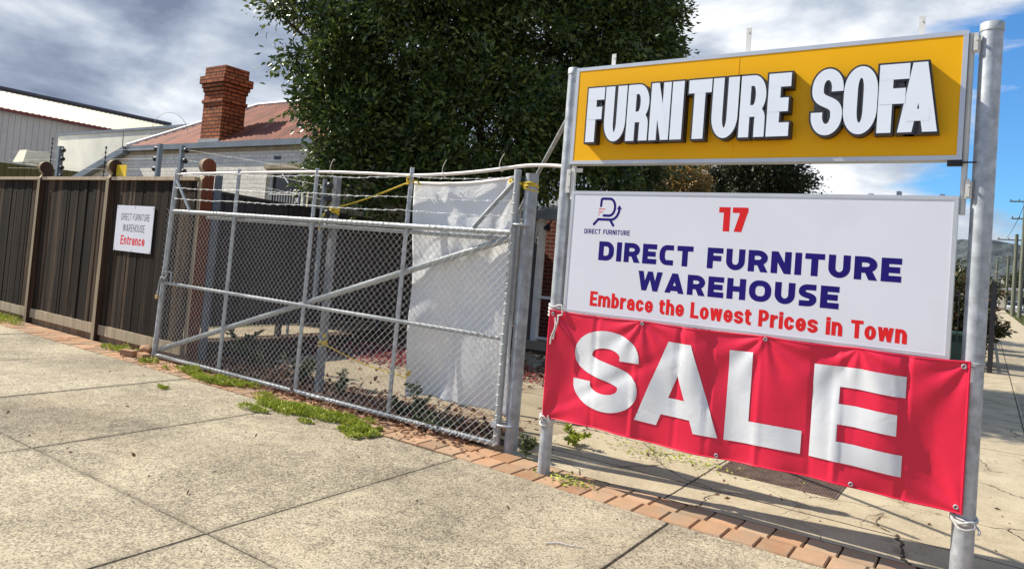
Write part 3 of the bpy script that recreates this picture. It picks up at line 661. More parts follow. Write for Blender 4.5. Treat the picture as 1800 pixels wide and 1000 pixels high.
lettering('street_number', REDINK, wb, '17', lambda c: .075 if c == '1' else .10, .162, .043, .037, .014, -1.523, -1.330, 1.905, FYw)
def sw(c): return {'I': .008, 'T': .024, 'E': .021, 'F': .021}.get(c, .026)
lettering('lettering', NAVY, wb, 'DIRECT FURNITURE', sw, .036, .0075, .0065, .0055, -2.533, -2.162, 1.844, FYw, .55, r=.6)
def build_logo():
    # chair-like mark drawn in a 0..1 square: X -2.47..-2.24, Z 1.905..2.118
    mb = MB(); X0, Z0, U, V = -2.462, 1.908, .224, .208
    P = lambda a, b: (X0+a*U, Z0+b*V); w = .019
    def stroke(pts, si, caps=True):
        q, _, _ = ribbon([P(*p[:2]) for p in pts], w, w)
        for a in q: mb.add([(u, FYw-.0004-.00013*si, v) for u, v in a], [(0, 1, 2, 3)])
        if caps:
            for e in (pts[0], pts[-1]):
                c = P(*e[:2]); mb.add([(u, FYw-.00046-.00013*si, v) for u, v in [q[:2] for q in arc(c[0], c[1], w/2, w/2, 0, 360, 14)[:-1]]], [tuple(range(14))])
    stroke([(.235, .70), (.245, .90)]+arc(.29, .90, .045, .06, 180, 90, 5)+[(.58, .96)]+arc(.55, .66, .20, .30, 80, -90, 16)+[(.36, .36)], 0)
    stroke([(.02, .04), (.17, .22), (.62, .22)]+arc(.62, .62, .29, .40, -85, -5, 12), 1)
    stroke([(.60, .22), (.73, .02)], 2)
    a = [P(.82, .60), P(1.0, .60), P(.905, .745)]; mb.add([(u, FYw-.0008, v) for u, v in a], [(0, 1, 2)])
    o = mb.build('logo', NAVY, wb)
    r = MB()
    for a, b, c in ((.16, .40, .57), (.16, .32, .47), (.155, .21, .375)):
        p, q = P(a, c), P(b, c+.03); r.add([(p[0], FYw-.0004, p[1]), (q[0], FYw-.0004, p[1]), (q[0], FYw-.0004, q[1]), (p[0], FYw-.0004, q[1])], [(0, 1, 2, 3)])
    r.build('logo_bars', REDINK, wb)
build_logo()
# straps, hinges, rod
for X, zt in ((-2.44, 3.222), (-1.433, 3.302), (-.408, 3.25)):
    MB().box(X-.016, X+.016, FY+.085, FY+.092, 2.9, zt).tube([(X, FY+.08, zt-.03), (X, FY+.096, zt-.03)], .006, 8).build('strap', WHITEP, sg)
MB().box(XR-.100, XR-.088, SY-.02, SY-.008, 2.06, 3.10).build('rod', WHITEP, sg) if False else MB().tube([(XR-.092, SY-.02, 2.06), (XR-.092, SY-.02, 3.10)], .0155, 12).build('rod', WHITEP, sg)
for z in (3.03, 2.20):
    m = MB().box(XR-.085, XR-.05, SY-.045, SY-.037, z-.05, z+.05).box(XR-.082, XR-.062, SY-.06, SY-.046, z-.04, z+.06).tube([(XR-.066, SY-.075, z+.02), (XR-.066, SY-.045, z+.02)], .008, 8)
    m.build('bracket', WHITEP, sg)
MB().box(XL+.03, XL+.062, SY-.052, SY-.040, 2.15, 2.33).tube([(XL+.046, SY-.058, 2.30), (XL+.046, SY-.05, 2.30)], .006, 8).tube([(XL+.046, SY-.058, 2.20), (XL+.046, SY-.05, 2.20)], .006, 8).box(XL+.07, XL+.095, SY-.045, SY-.02, 2.10, 2.36).box(XL+.05, XL+.15, SY-.03, SY-.02, 2.31, 2.34).build('bracket', WHITEP, sg)
MB().box(-.235, -.165, SY-.055, SY-.02, 2.335, 2.366).box(-.165, -.085, SY-.042, SY-.034, 2.352, 2.36).tube([(-.185, SY-.07, 2.35), (-.185, SY-.05, 2.35)], .012, 10).build('hinge', BLACKP, sg)
for X in (-.62, -.47, -.25): MB().box(X-.012, X+.012, SY-.03, SY+.02, 2.164, 2.176+.014*(X == -.47)).build('fixing_clip', GALVD, wb)

# ------------------------------------------------------------------ SALE banner
BX0, BX1, BZ0, BZ1, BY = -2.765, -.066, .425, 1.250, SY-.082
def bdis(x, z):
    """fold depth of the hanging vinyl (towards the camera is negative Y)"""
    u = (x-BX0)/(BX1-BX0); v = (z-BZ0)/(BZ1-BZ0); d = 0
    # tension fans from the corner ties and eyelets
    for ex, ez, k, ph in ((BX0, BZ1, 9, .2), (BX0, BZ0, 7, 1.1), (BX1, BZ1, 9, .6), (BX1, BZ0, 8, 2.0), (-2.0, BZ1, 10, .9), (-1.16, BZ1, 10, .1), (-.62, BZ1, 9, 1.6)):
        a = math.atan2(z-ez, x-ex); rr = math.hypot(x-ex, z-ez); d += .0060*math.sin(a*k+ph)*math.exp(-rr/.45)*min(1, rr/.14)
    # vertical fold lines
    for fx, s, dz in ((-2.36, .006, 0), (-2.03, -.007, .1), (-1.72, .006, .3), (-1.50, .007, 0), (-1.18, -.006, 0), (-.86, .005, 0), (-.72, -.007, 0), (-.37, .010, 0)):
        t = abs(x-fx-.03*(v-.5)*dz)/.030; d += 1.5*s*max(0, 1-t)*(.65+.35*math.sin(v*5+fx*9))
    cr = (BX0, -2.36, -2.03, -1.72, -1.50, -1.18, -.86, -.62, -.37, BX1)
    for i in range(len(cr)-1):
        if cr[i] <= x <= cr[i+1]: t = (x-cr[i])/(cr[i+1]-cr[i]); d += 1.7*(.013, -.008, .011, -.012, .010, -.009, .012, -.010, .014)[i]*(1-abs(2*t-1)**1.5)*(.5+.5*math.sin(v*2.6+i*1.7))
    d += .006*math.sin(u*9+v*2.3)+.004*math.sin(u*21-v*3.7+1)+.0025*math.sin(u*47+v*6)
    d += .010*(math.exp(-v/.06)*math.sin(u*38+1)+.25*math.exp(-(1-v)/.05)*math.sin(u*52))
    q = (z-BZ0)-(x-BX0)*.62; d += .008*math.exp(-((q-.02)/.05)**2)*math.exp(-((u-.2)/.22)**2)
    return d
def bsag(x, z):
    v = (z-BZ0)/(BZ1-BZ0); s = 0
    pts = (BX0, -2.0, -1.16, -.62, BX1)
    for a, b in zip(pts[:-1], pts[1:]):
        if a <= x <= b: s = -.010*math.sin(math.pi*(x-a)/(b-a))
    return s*v + .010*(1-v)*math.sin((x-BX0)*4.2)
def bmap(x, z, e): return (x, BY+bdis(x, z)-e, z+bsag(x, z))
def banner():
    nx, nz = 380, 116; f = []; vs = []
    for j in range(nz+1):
        for i in range(nx+1): vs.append(bmap(BX0+(BX1-BX0)*i/nx, BZ0+(BZ1-BZ0)*j/nz, 0))
    fs = [(j*(nx+1)+i, j*(nx+1)+i+1, (j+1)*(nx+1)+i+1, (j+1)*(nx+1)+i) for j in range(nz) for i in range(nx)]
    bo = MB().add(vs, fs, 0, True).build('sale_banner', VRED)
    s = bo.modifiers.new('thickness', 'SOLIDIFY'); s.thickness = .0012
    tag(bo, 'creased red vinyl banner with big white SALE letters tied between the sign posts', 'banner')
    def letters(c, x, w, h, sx, sy, z, **kw):
        mb = MB()
        for si, polys in enumerate(pieces(c, w, h, sx, sy, **kw)):
            bm = bmesh.new()
            for P in polys: bm.faces.new([bm.verts.new((x+a, 0, z+b)) for a, b in P])
            bmesh.ops.remove_doubles(bm, verts=bm.verts, dist=1e-5)
            for ax, lo, hi in ((0, x-.1, x+w+.1), (2, z-.1, z+h+.1)):
                t = math.floor(lo/.024)*.024
                while t < hi:
                    co = [0, 0, 0]; co[ax] = t; no = [0, 0, 0]; no[ax] = 1
                    bmesh.ops.bisect_plane(bm, geom=bm.verts[:]+bm.edges[:]+bm.faces[:], plane_co=co, plane_no=no); t += .024
            bm.verts.index_update()
            mb.add([bmap(v.co.x, v.co.z, .0048+.0002*si) for v in bm.verts], [tuple(v.index for v in f.verts) for f in bm.faces], 0, True); bm.free()
        mb.build('letter', VWHITE, bo, recalc=False)
    letters('S', -2.530, .528, .590, .150, .128, .560, r=1.0)
    letters('A', -2.012, .592, .580, .160, .120, .558)
    letters('L', -1.381, .470, .582, .150, .142, .556)
    letters('E', -.862, .495, .572, .150, .122, .555)
    for ex, ez in ((BX1-.03, BZ1-.03), (BX1-.03, BZ0+.035), (-2.0, BZ1-.02), (-1.16, BZ1-.02), (-1.42, BZ0+.02), (BX0+.03, BZ1-.03), (-.62, BZ0+.02)):
        p = bmap(ex, ez, .004); MB().tube([(p[0]+.010*math.cos(2*math.pi*k/14), p[1], p[2]+.010*math.sin(2*math.pi*k/14)) for k in range(14)], .0045, 6, closed=True).build('eyelet', GALVD, bo)
    MB().tube([bmap(BX0+(BX1-BX0)*i/90, BZ0+.004, .001) for i in range(91)], .005, 6).tube([bmap(BX0+(BX1-BX0)*i/90, BZ1-.004, .001) for i in range(91)], .005, 6).tube([bmap(BX1-.004, BZ0+(BZ1-BZ0)*i/30, .001) for i in range(31)], .006, 6).build('hem', VRED, bo)
banner()
def coil(X, Y, z, r, turns, drift, rr=.006, tails=(), name='tie_rope', mat=None, label='', tilt=.02):
    pts = []
    for i in range(int(turns*18)+1):
        a = i/18*2*math.pi; pts.append((X+(r+rr)*math.cos(a), Y+(r+rr)*math.sin(a), z+drift*i/18+tilt*math.sin(a*.93+.5)))
    mb = MB().tube(pts, rr, 6)
    for t in tails: mb.tube(smooth_path(t), rr*.9, 6)
    return tag(mb.build(name, mat or ROPEW), label, 'rope', 'ropes tying the banner to the sign posts' if mat is None else None)
coil(XL, SY, 1.205, .049, 4.3, .019, .007, [[(XL+.05, SY-.05, 1.24), (XL+.075, SY-.09, 1.17), (XL+.06, SY-.10, 1.09), (XL+.052, SY-.10, 1.03)], [(XL+.03, SY-.06, 1.22), (XL+.062, SY-.1, 1.13), (XL+.036, SY-.1, 1.05), (XL+.03, SY-.1, .99)], [(XL+.01, SY-.06, 1.27), (XL+.09, SY-.08, 1.29), (XL+.10, SY-.08, 1.22), (XL+.03, SY-.06, 1.21)]], label='white cord with dangling ends wound round the left sign post above the red banner')
coil(XL, SY, .375, .049, 4, .014, .008, [[(XL-.04, SY-.06, .40), (XL+.0, SY-.075, .44), (XL+.06, SY-.06, .39), (XL+.04, SY-.07, .45)]], label='white cord bunched round the left sign post under the banner corner')
coil(XR, SY, .372, .056, 3, .010, .007, [smooth_path([(XR-.06, SY-.075, .39), (XR-.01, SY-.10, .345), (XR+.05, SY-.085, .36), (XR+.04, SY-.085, .39), (XR-.02, SY-.10, .375), (XR-.06, SY-.08, .40)]), [(XR+.05, SY-.07, .38), (XR+.075, SY-.08, .35), (XR+.07, SY-.08, .33)]], label='knotted white cord with a loop round the right sign post under the banner corner')
coil(XR, SY, 1.222, .056, 2, .011, .0025, label='thin wire loop round the right sign post level with the banner top', tilt=.004)

# ------------------------------------------------------------------ chain-link gate
GY = 4.933
gt = thing('chain_link_gate', 'wide chain link gate of grey pipe with barbed wire on top', 'gate', (-6.0, GY, 0))
def pipe(name, a, b, r, m=GALV, n=12, par=None): return MB().tube([a, b], r, n).build(name, m, par or gt)
GX0, GX1 = -8.61, -3.36
pipe('stile', (-8.69, GY, .03), (-8.56, GY, 2.40), .033)
pipe('stile', (GX1, GY, .05), (GX1, GY, 2.37), .031, GALVW)
for X in (-7.31, -5.945, -4.60): pipe('upright', (X-.02, GY+.01, .08), (X+.02, GY+.01, 2.40), .021)
pipe('rail', (-8.70, GY, .045), (GX1, GY, .052), .0235, GALVW)
pipe('rail', (-8.62, GY, .962), (GX1, GY, .935), .021, GALVW)
pipe('rail', (-8.58, GY-.005, 1.872), (GX1, GY-.005, 1.832), .024, GALVW)
pipe('rail', (-7.9, GY+.04, 1.815), (GX1, GY+.04, 1.775), .018, GALVW)
pipe('diagonal_brace', (-8.62, GY+.035, .12), (GX1, GY+.035, 1.80), .031, GALVW)
pipe('corner_strut', (-8.56, GY-.01, 2.28), (-8.20, GY-.01, 1.89), .018, GALVW)
pipe('corner_strut', (-3.38, GY-.01, 2.26), (-3.78, GY-.01, 1.86), .021, GALVD)
def chain_mesh():
    mb = MB(); p = .074; x = GX0; z0, z1 = .04, 1.895; n = 50; k = 0
    while x < GX1+.01:
        zt = z1 - .04*(x-GX0)/5.25; pts = []
        for i in range(n+1):
            z = z0+(zt-z0)*i/n; s = 1 if (i+k) % 2 else -1
            sagx = .010*math.sin(z*3.1+x*1.7); bulge = .012*math.sin(x*2.1+z*3)+.008*math.sin(x*5.3)
            pts.append((x+s*p*.262+sagx+random.uniform(-.002, .002), GY-.036+.0035*s+bulge, z))
        mb.tube(pts, .0026, 4, sm=False); x += p/2; k += 1
    for z_, rr in ((.048, .0265), (1.86, .028)):
        x = GX0+.03
        while x < GX1:
            zz = z_ - (.04*(x-GX0)/5.25 if z_ > 1 else -.003)
            mb.tube([(x+.006*math.sin(2*math.pi*j/8), GY+rr*math.cos(2*math.pi*j/8), zz+rr*math.sin(2*math.pi*j/8)) for j in range(8)], .0022, 4, closed=True, sm=False); x += p
    for z in np.arange(.12, 2.2, .085):
        for X, r in ((GX1, .035),): mb.tube([(X+(r)*math.cos(2*math.pi*j/10), GY+r*math.sin(2*math.pi*j/10), z+.006*math.sin(j)) for j in range(10)], .0022, 4, closed=True, sm=False)
    return mb.build('chain_mesh', WIREM, gt)
chain_mesh()
def barbed(z0, z1, sag=.02, seed=0):
    mb = MB(); rs = random.Random(seed); n = 60; pts = []
    for i in range(n+1):
        t = i/n; x = -8.57+(GX1+8.57)*t; pts.append((x, GY-.026+rs.uniform(-.003, .003), z0+(z1-z0)*t-sag*math.sin(math.pi*((t*4) % 1))+rs.uniform(-.004, .004)))
    mb.tube(pts, .0018, 4, sm=False); mb.tube([(a, b-.004*math.sin(i*2.2), c+.004*math.cos(i*2.2)) for i, (a, b, c) in enumerate(pts)], .0014, 4, sm=False)
    x = -8.5
    while x < GX1-.05:
        t = (x+8.57)/(GX1+8.57); z = z0+(z1-z0)*t-sag*math.sin(math.pi*((t*4) % 1))
        for a in (.9, 2.4): mb.tube([(x-.016*math.cos(a), GY-.026-.012, z-.016*math.sin(a)), (x+.016*math.cos(a), GY-.026+.012, z+.016*math.sin(a))], .0016, 4, sm=False)
        x += .135
    mb.build('barbed_wire', GALVD, gt)
barbed(2.17, 2.10, .012, 1); barbed(2.035, 1.975, .012, 2); barbed(2.345, 2.30, .018, 3)
for z in (1.90, .22): MB().tube([(GX1+.05+.10*math.cos(a), GY+.018+.062*math.sin(a), z) for a in [2*math.pi*k/16 for k in range(16)]], .012, 6, closed=True).box(GX1-.035, GX1+.02, GY-.05, GY-.035, z-.025, z+.025).tube([(GX1+.02, GY-.06, z), (GX1+.02, GY-.03, z)], .009, 8).build('hinge', GALV, gt)
MB().box(-8.60, -8.42, GY-.045, GY-.036, 1.105, 1.115).box(-8.43, -8.415, GY-.045, GY-.03, .97, 1.105).box(-8.62, -8.60, GY-.05, GY-.03, .96, 1.115).build('latch', GALV, gt)
tag(MB().cyl(-3.245, 4.985, -.02, 2.34, .057, 20).build('gate_post', GALVD), 'thick round steel post the right end of the chain link gate hangs on', 'post')
lk = thing('padlock', 'small padlock hanging on a chain at the left end of the gate', 'padlock', (-8.66, GY-.05, .78))
MB().box(-8.685, -8.635, GY-.07, GY-.045, .755, .805).build('lock_body', BRASS, lk)
MB().tube([(-8.675, GY-.058, .805), (-8.675, GY-.058, .835)]+[(-8.66+.015*math.cos(a), GY-.058, .835+.015*math.sin(a)) for a in (2.6, 1.57, .5)]+[(-8.645, GY-.058, .835), (-8.645, GY-.058, .805)], .005, 6).build('shackle', GALV, lk)
cm = MB(); path = smooth_path([(-8.655, GY-.055, .85), (-8.64, GY-.06, .90), (-8.63, GY-.06, .97), (-8.60, GY-.06, 1.03), (-8.54, GY-.055, 1.02), (-8.50, GY-.05, 1.06), (-8.53, GY-.05, 1.10), (-8.62, GY-.04, 1.05)], 3)
for i, p in enumerate(path):
    q = path[min(i+1, len(path)-1)]; d = (q-p).normalized() if (q-p).length > 1e-6 else Vector((0, 0, 1)); w = d.cross(Vector((0, 1, 0))).normalized() if i % 2 else Vector((0, 1, 0))
    cm.tube([p+d*.018*math.cos(a)+w*.010*math.sin(a) for a in [2*math.pi*k/8 for k in range(8)]], .0035, 5, closed=True)
cm.build('chain', GALVD, lk)
pp = smooth_path([(-8.62, GY+.01, 2.345), (-7.36, GY+.01, 2.355), (-5.96, GY+.01, 2.362), (-5.27, GY+.01, 2.348), (-4.58, GY+.01, 2.325), (-4.09, GY+.01, 2.338), (-3.70, GY+.01, 2.365), (-3.32, GY+.02, 2.405), (-3.10, GY+.0, 2.405), (-2.93, GY-.05, 2.39), (-2.80, GY-.10, 2.37)], 8)
pvc = tag(MB().tube(pp, .0155, 10).build('conduit', PVC), 'long white flexible conduit lying along the top of the gate uprights', 'pipe')
for X, z in ((-5.72, 2.36), (-4.2, 2.335), (-3.56, 2.38)):
    MB().tube([(X+.003*k, GY+.01+.022*math.cos(a), z-.002+.022*math.sin(a)) for k, a in enumerate([2*math.pi*j/10 for j in range(10)])], .003, 5, closed=True).tube(smooth_path([(X, GY, z+.02), (X+.015, GY-.01, z+.07), (X+.05, GY-.01, z+.13)], 4), .003, 5).build('cable_tie', PVC, pvc)

# ------------------------------------------------------------------ tarpaulin and yellow ropes
def tarp():
    nx, nz = 70, 110; vs = []
    for j in range(nz+1):
        v = j/nz
        for i in range(nx+1):
            u = i/nx; xl = -4.600-.055*(1-v)+.02*math.sin(v*5); xr = -3.405+.02*math.sin(v*7)
            zt = 2.275+.050*u-.030*math.sin(math.pi*u); zb = .19+.09*u+.04*math.sin(math.pi*u)+.015*math.sin(9*u)-.04*u*u
            x = xl+(xr-xl)*u; z = zb+(zt-zb)*v; w = 1-v
            y = 4.972+.135*w+.06*(1-u)
            y += .006*math.sin(u*7+v*3)+.010*math.sin(u*4-v*9+1)*w+.006*math.sin(u*15+2*math.sin(v*5))*(.2+w)+.014*math.sin(v*13+u*3)*w
            y += .030*math.sin((u-v)*8+.6)*w*.8+.030*math.exp(-((u-.25-.25*w)/.05)**2)*w+.030*math.exp(-((u-.62+.3*w)/.06)**2)*w
            y += .018*math.exp(-((u-.90+.25*w)/.05)**2)*v-.014*math.exp(-((u+v*.9-1.25)/.05)**2)
            vs.append((x, y, z))
    fs = [(j*(nx+1)+i, j*(nx+1)+i+1, (j+1)*(nx+1)+i+1, (j+1)*(nx+1)+i) for j in range(nz) for i in range(nx)]
    o = MB().add(vs, fs, 0, True).build('tarpaulin', TARP); tag(o, 'creased white tarpaulin hung behind the right end of the chain link gate', 'tarpaulin')
    h = MB(); pts = [Vector(vs[nz*(nx+1)+i])+Vector((0, .012, -.012)) for i in range(nx+1)]; h.tube(pts, .018, 10); h.build('rolled_hem', PVC, o)
    s = o.modifiers.new('thickness', 'SOLIDIFY'); s.thickness = .0015
tarp()
def knot(mb, c, r, n=4, rr=.006):
    for k in range(n):
        a0 = random.uniform(0, 6); ax = Vector((random.uniform(-.4, .4), random.uniform(-.4, .4), 1)).normalized(); t = ax.orthogonal().normalized(); b = ax.cross(t)
        mb.tube([Vector(c)+(t*math.cos(a+a0)+b*math.sin(a+a0))*r*random.uniform(.85, 1.15)+Vector((0, 0, (k-n/2)*.012)) for a in [2*math.pi*j/12 for j in range(12)]], rr, 6, closed=True)
mb = MB(); knot(mb, (-5.82, 5.13, 1.98), .046, 6, .008); mb.tube(smooth_path([(-5.77, 5.04, 1.98), (-5.2, 5.02, 2.11), (-4.62, 4.98, 2.27)], 6), .0075, 6); knot(mb, (-4.60, 4.95, 2.28), .034, 5, .007)
mb.tube(smooth_path([(-5.80, 5.03, 1.97), (-5.84, 4.99, 1.90), (-5.86, 4.98, 1.83), (-5.85, 4.98, 1.74)], 5), .0075, 6); mb.tube(smooth_path([(-4.58, 4.95, 2.28), (-4.53, 4.98, 2.27), (-4.50, 4.98, 2.24)], 4), .009, 6)
tag(mb.build('tie_rope', ROPEY), 'yellow rope stretched from the square steel post up to the tarpaulin corner', 'rope', 'yellow ropes holding the tarpaulin')
mb = MB(); knot(mb, (-5.82, 5.13, .57), .046, 4, .008); mb.tube(smooth_path([(-5.76, 5.05, .58), (-5.1, 5.03, .46), (-4.46, 5.0, .42)], 6), .0065, 6); knot(mb, (-4.46, 5.0, .47), .02, 4, .006); knot(mb, (-5.72, 5.06, .66), .012, 3, .006)
tag(mb.build('tie_rope', ROPEY), 'yellow rope running low behind the gate mesh to the tarpaulin foot', 'rope', 'yellow ropes holding the tarpaulin')
mb = MB(); knot(mb, (-3.25, 4.985, 2.24), .062, 5, .008); mb.tube(smooth_path([(-3.31, 4.94, 2.25), (-3.40, 4.92, 2.27), (-3.44, 4.96, 2.285)], 4), .012, 6); knot(mb, (-3.43, 4.96, 2.27), .024, 4, .007)
tag(mb.build('tie_rope', ROPEY), 'yellow rope wound round the top of the round gate post', 'rope', 'yellow ropes holding the tarpaulin')
tag(MB().box(-5.855, -5.79, 5.10, 5.165, -.02, 2.34).build('square_post', POSTG), 'square steel post with yellow rope knotted round it behind the gate', 'post', 'square steel posts behind the gate')
tag(MB().box(-8.115, -8.05, 5.17, 5.235, -.02, 2.38).build('square_post', POSTB), 'square blue grey steel post close beside the end of the timber fence', 'post', 'square steel posts behind the gate')

# ------------------------------------------------------------------ timber fence
FNY = 5.06
fn = thing('timber_fence', 'tall dark weathered paling fence with round topped posts and pale capping', 'fence', (-11, FNY, 0))
def fence_post(X, y0, side, top=2.575, z0=-.02):
    w = .085; yb = y0+.16; prof = [(y0, z0), (y0, 2.30), (y0+.028, 2.335), (y0+.045, 2.37)]
    cy, cz, r = y0+.078, 2.475, .098
    prof += [(cy+r*1.0*math.cos(R(a)), cz+r*math.sin(R(a))) for a in (235, 215, 195, 175, 155, 135, 115, 95, 80, 60, 40, 20, 5)]
    prof += [(yb+.015, 2.40), (yb, 2.34), (yb, z0)]
    mb = MB(); n = len(prof); vs = [(X-w/2, a, b) for a, b in prof]+[(X+w/2, a, b) for a, b in prof]
    mb.add(vs, [tuple(range(n))], 1); mb.add(vs, [tuple(range(n, 2*n))[::-1]], 1)
    mb.add(vs, [(i, n+i, n+(i+1) % n, (i+1) % n) for i in range(n)], 0)
    return mb.build('post', [PALE, side], fn)
PX_ = [-14.86, -12.66, -10.46, -8.285]
for X in PX_: fence_post(X, FNY-.06 if X < -9 else FNY+.02, STAIN if X > -9 else STAIND)
for a, b in zip([-17.0]+PX_[:-1], PX_):
    mb = MB(); x = a+.045
    while x < b-.05:
        w = min(random.uniform(.078, .105), b-.045-x); y = FNY+random.uniform(0, .012); t = random.uniform(-.006, .006)
        z0, z1 = .20, 2.275+random.uniform(-.004, .004)
        vs = [(x, y, z0), (x+w-.003, y+t*.5, z0), (x+w-.003, y+.016, z0), (x, y+.016, z0), (x+t*.3, y, z1), (x+w-.003+t*.3, y+t*.5, z1), (x+w-.003, y+.016, z1), (x, y+.016, z1)]
        mb.add(vs, [(0, 1, 5, 4), (1, 2, 6, 5), (2, 3, 7, 6), (3, 0, 4, 7), (4, 5, 6, 7), (0, 3, 2, 1)]); x += w
    for zz in (.42, 1.22, 2.08):
        xx = a+.08
        while xx < b-.07: mb.tube([(xx, FNY-.003, zz+random.uniform(-.012, .012)), (xx, FNY+.004, zz)], .0035, 5); xx += random.uniform(.08, .11)
    mb.build('paling_panel', DARKT, fn)
    MB().box(a+.044, b-.044, FNY-.035, FNY+.09, 2.278, 2.325).build('capping_rail', CAPT, fn)
    MB().box(a+.044, b-.044, FNY-.012, FNY+.04, .075, .215).build('plinth_board', PALE, fn)
mb = MB(); x = -16.8
while x < -8.4:
    w = random.uniform(.2, .24); mb.box(x, x+w-.012, FNY+.03, FNY+.13, -.05, .07+random.uniform(-.02, .01), rz=random.uniform(-.03, .03)); x += w
mb.build('brick_footing', PAVER, fn)
es = tag(MB().box(-10.205, -9.235, FNY-.012, FNY-.006, 1.292, 1.925).build('entrance_sign', PWHITE), 'small square white sign with a red Entrance line nailed to the timber fence', 'sign')
esw = lambda c: {'I': .016, 'W': .092, 'T': .055, 'E': .05, 'F': .05}.get(c, .06)
EY = FNY-.012
lettering('lettering', BLACKINK, es, 'DIRECT FURNITURE', esw, .092, .0105, .0105, .016, -10.07, -9.33, 1.722, EY, .45, r=.5)
lettering('lettering', BLACKINK, es, 'WAREHOUSE', esw, .100, .0105, .0105, .015, -10.00, -9.43, 1.565, EY, r=.5)
lettering('lettering', REDINK, es, 'Entrance', lambda c: {'t': .045, 'r': .045, 'E': .068}.get(c, .064), .128, .0225, .020, .012, -10.03, -9.40, 1.383, EY, xh=.096, r=.6)
for X in (-10.18, -9.72, -9.26):
    for Z in (1.315, 1.90): MB().tube([(X, EY-.004, Z), (X, EY, Z)], .008, 8).build('nail', GALVD, es)
# loose bricks
def brick(x, y, z, rz, label, broken=False):
    b = MB(); L, wd, h = .21, .10, .07
    b.box(-L/2, L/2, -wd/2, wd/2, 0, h); o = b.build('brick', PAVER); bv = o.modifiers.new('bevel', 'BEVEL'); bv.width = .006; bv.segments = 2
    o.location = (x, y, z); o.rotation_euler = (0, 0, rz); return tag(o, label, 'brick', 'loose bricks')
brick(-8.93, 4.74, .012, .25, 'loose orange brick lying flat in front of the timber fence')
brick(-8.62, 4.76, .012, -.2, 'loose brick lying against the foot of the left gate stile')
brick(-4.02, 4.98, -.01, -.05, 'darker red brick lying in leaf litter under the right end of the gate')
st = MB(); st.tube([(-9.12, 4.99, .02), (-9.08, 4.99, .055), (-9.0, 5.0, .07), (-8.94, 5.0, .05)], [.02, .05, .055, .03], 9); tag(st.build('stone', PAVER), 'rounded orange stone lying by the weeds at the fence foot', 'stone')

# ------------------------------------------------------------------ electric fence posts
def insul(mb, x, y, z, s): mb.tube([(x, y, z), (x+s*.03, y, z), (x+s*.05, y, z-.005), (x+s*.085, y, z-.012), (x+s*.105, y, z-.014)], [.012, .014, .034, .036, .012], 8, mi=0)
def epost(X, Y, z0, z1, side, label, n=4, w=.045, m=None):
    t = thing('electric_fence_post', label, 'post', (X, Y, 0), 'electric fence posts')
    MB().box(X-w/2, X+w/2, Y-w/2, Y+w/2, z0, z1).build('bar', m or GUTTER, t)
    for k in range(n):
        b = MB(); insul(b, X+side*w/2, Y, z1-.06-k*.145, side); b.build('insulator', BLACKP, t)
epost(-12.97, 5.40, 0, 2.89, 1, 'grey post with black insulators standing behind the second fence post from the left edge', 4, .075)
epost(-9.888, 5.40, 0, 2.85, -1, 'grey post with insulators on its left, behind the small white sign', 4, .055)
epost(-9.315, 5.40, 0, 2.81, 1, 'grey post with insulators on its right, behind the left gate stile', 4, .055)
epost(-5.90, GY+.10, 1.0, 2.30, 1, 'thin grey post with insulators fixed behind the second gate upright', 4, .035)
epost(-10.06, 8.05, 0, 2.78, -1, 'thin grey post with insulators in front of the barred house window', 4, .035)
for X, z, lab in ((-13.30, 3.05, 'thin black rod of beads above the timber fence in front of the grey warehouse'), (-11.44, 2.86, 'thin black rod of beads above the timber fence in front of the white wall')):
    b = MB().tube([(X, 5.40, 0), (X, 5.40, z)], .006, 6)
    for k in range(7): b.tube([(X, 5.4, z-.02-k*.075), (X, 5.4, z-.04-k*.075)], [.016, .016], 8)
    tag(b.build('electric_fence_rod', BLACKP), lab, 'rod')
for k, z in enumerate((2.78, 2.64, 2.49)):
    mb = MB().tube([(-15, 5.40, z+.05), (-12.9, 5.40, z+.02), (-9.99, 5.40, z)], .0016, 4).tube([(-9.21, 5.40, z-.03), (-5.83, GY+.10, z-.42)], .0016, 4)
    tag(mb.build('fence_wire', WIREM), ('topmost', 'middle', 'lowest')[k]+' thin electric wire strung between the insulators above the timber fence', 'wire', 'electric fence wires')
tag(MB().box(-10.40, -10.13, FNY+.02, FNY+.026, 2.33, 2.50).build('warning_plate', YELP), 'small yellow plate standing on the timber fence above the white sign', 'plate')
m = MB()
for k in range(10):
    x = -10.42+random.uniform(-.03, .42); m.tube([(x, FNY+.02, 2.326), (x+.03, FNY+.03, 2.345)], .01, 6)
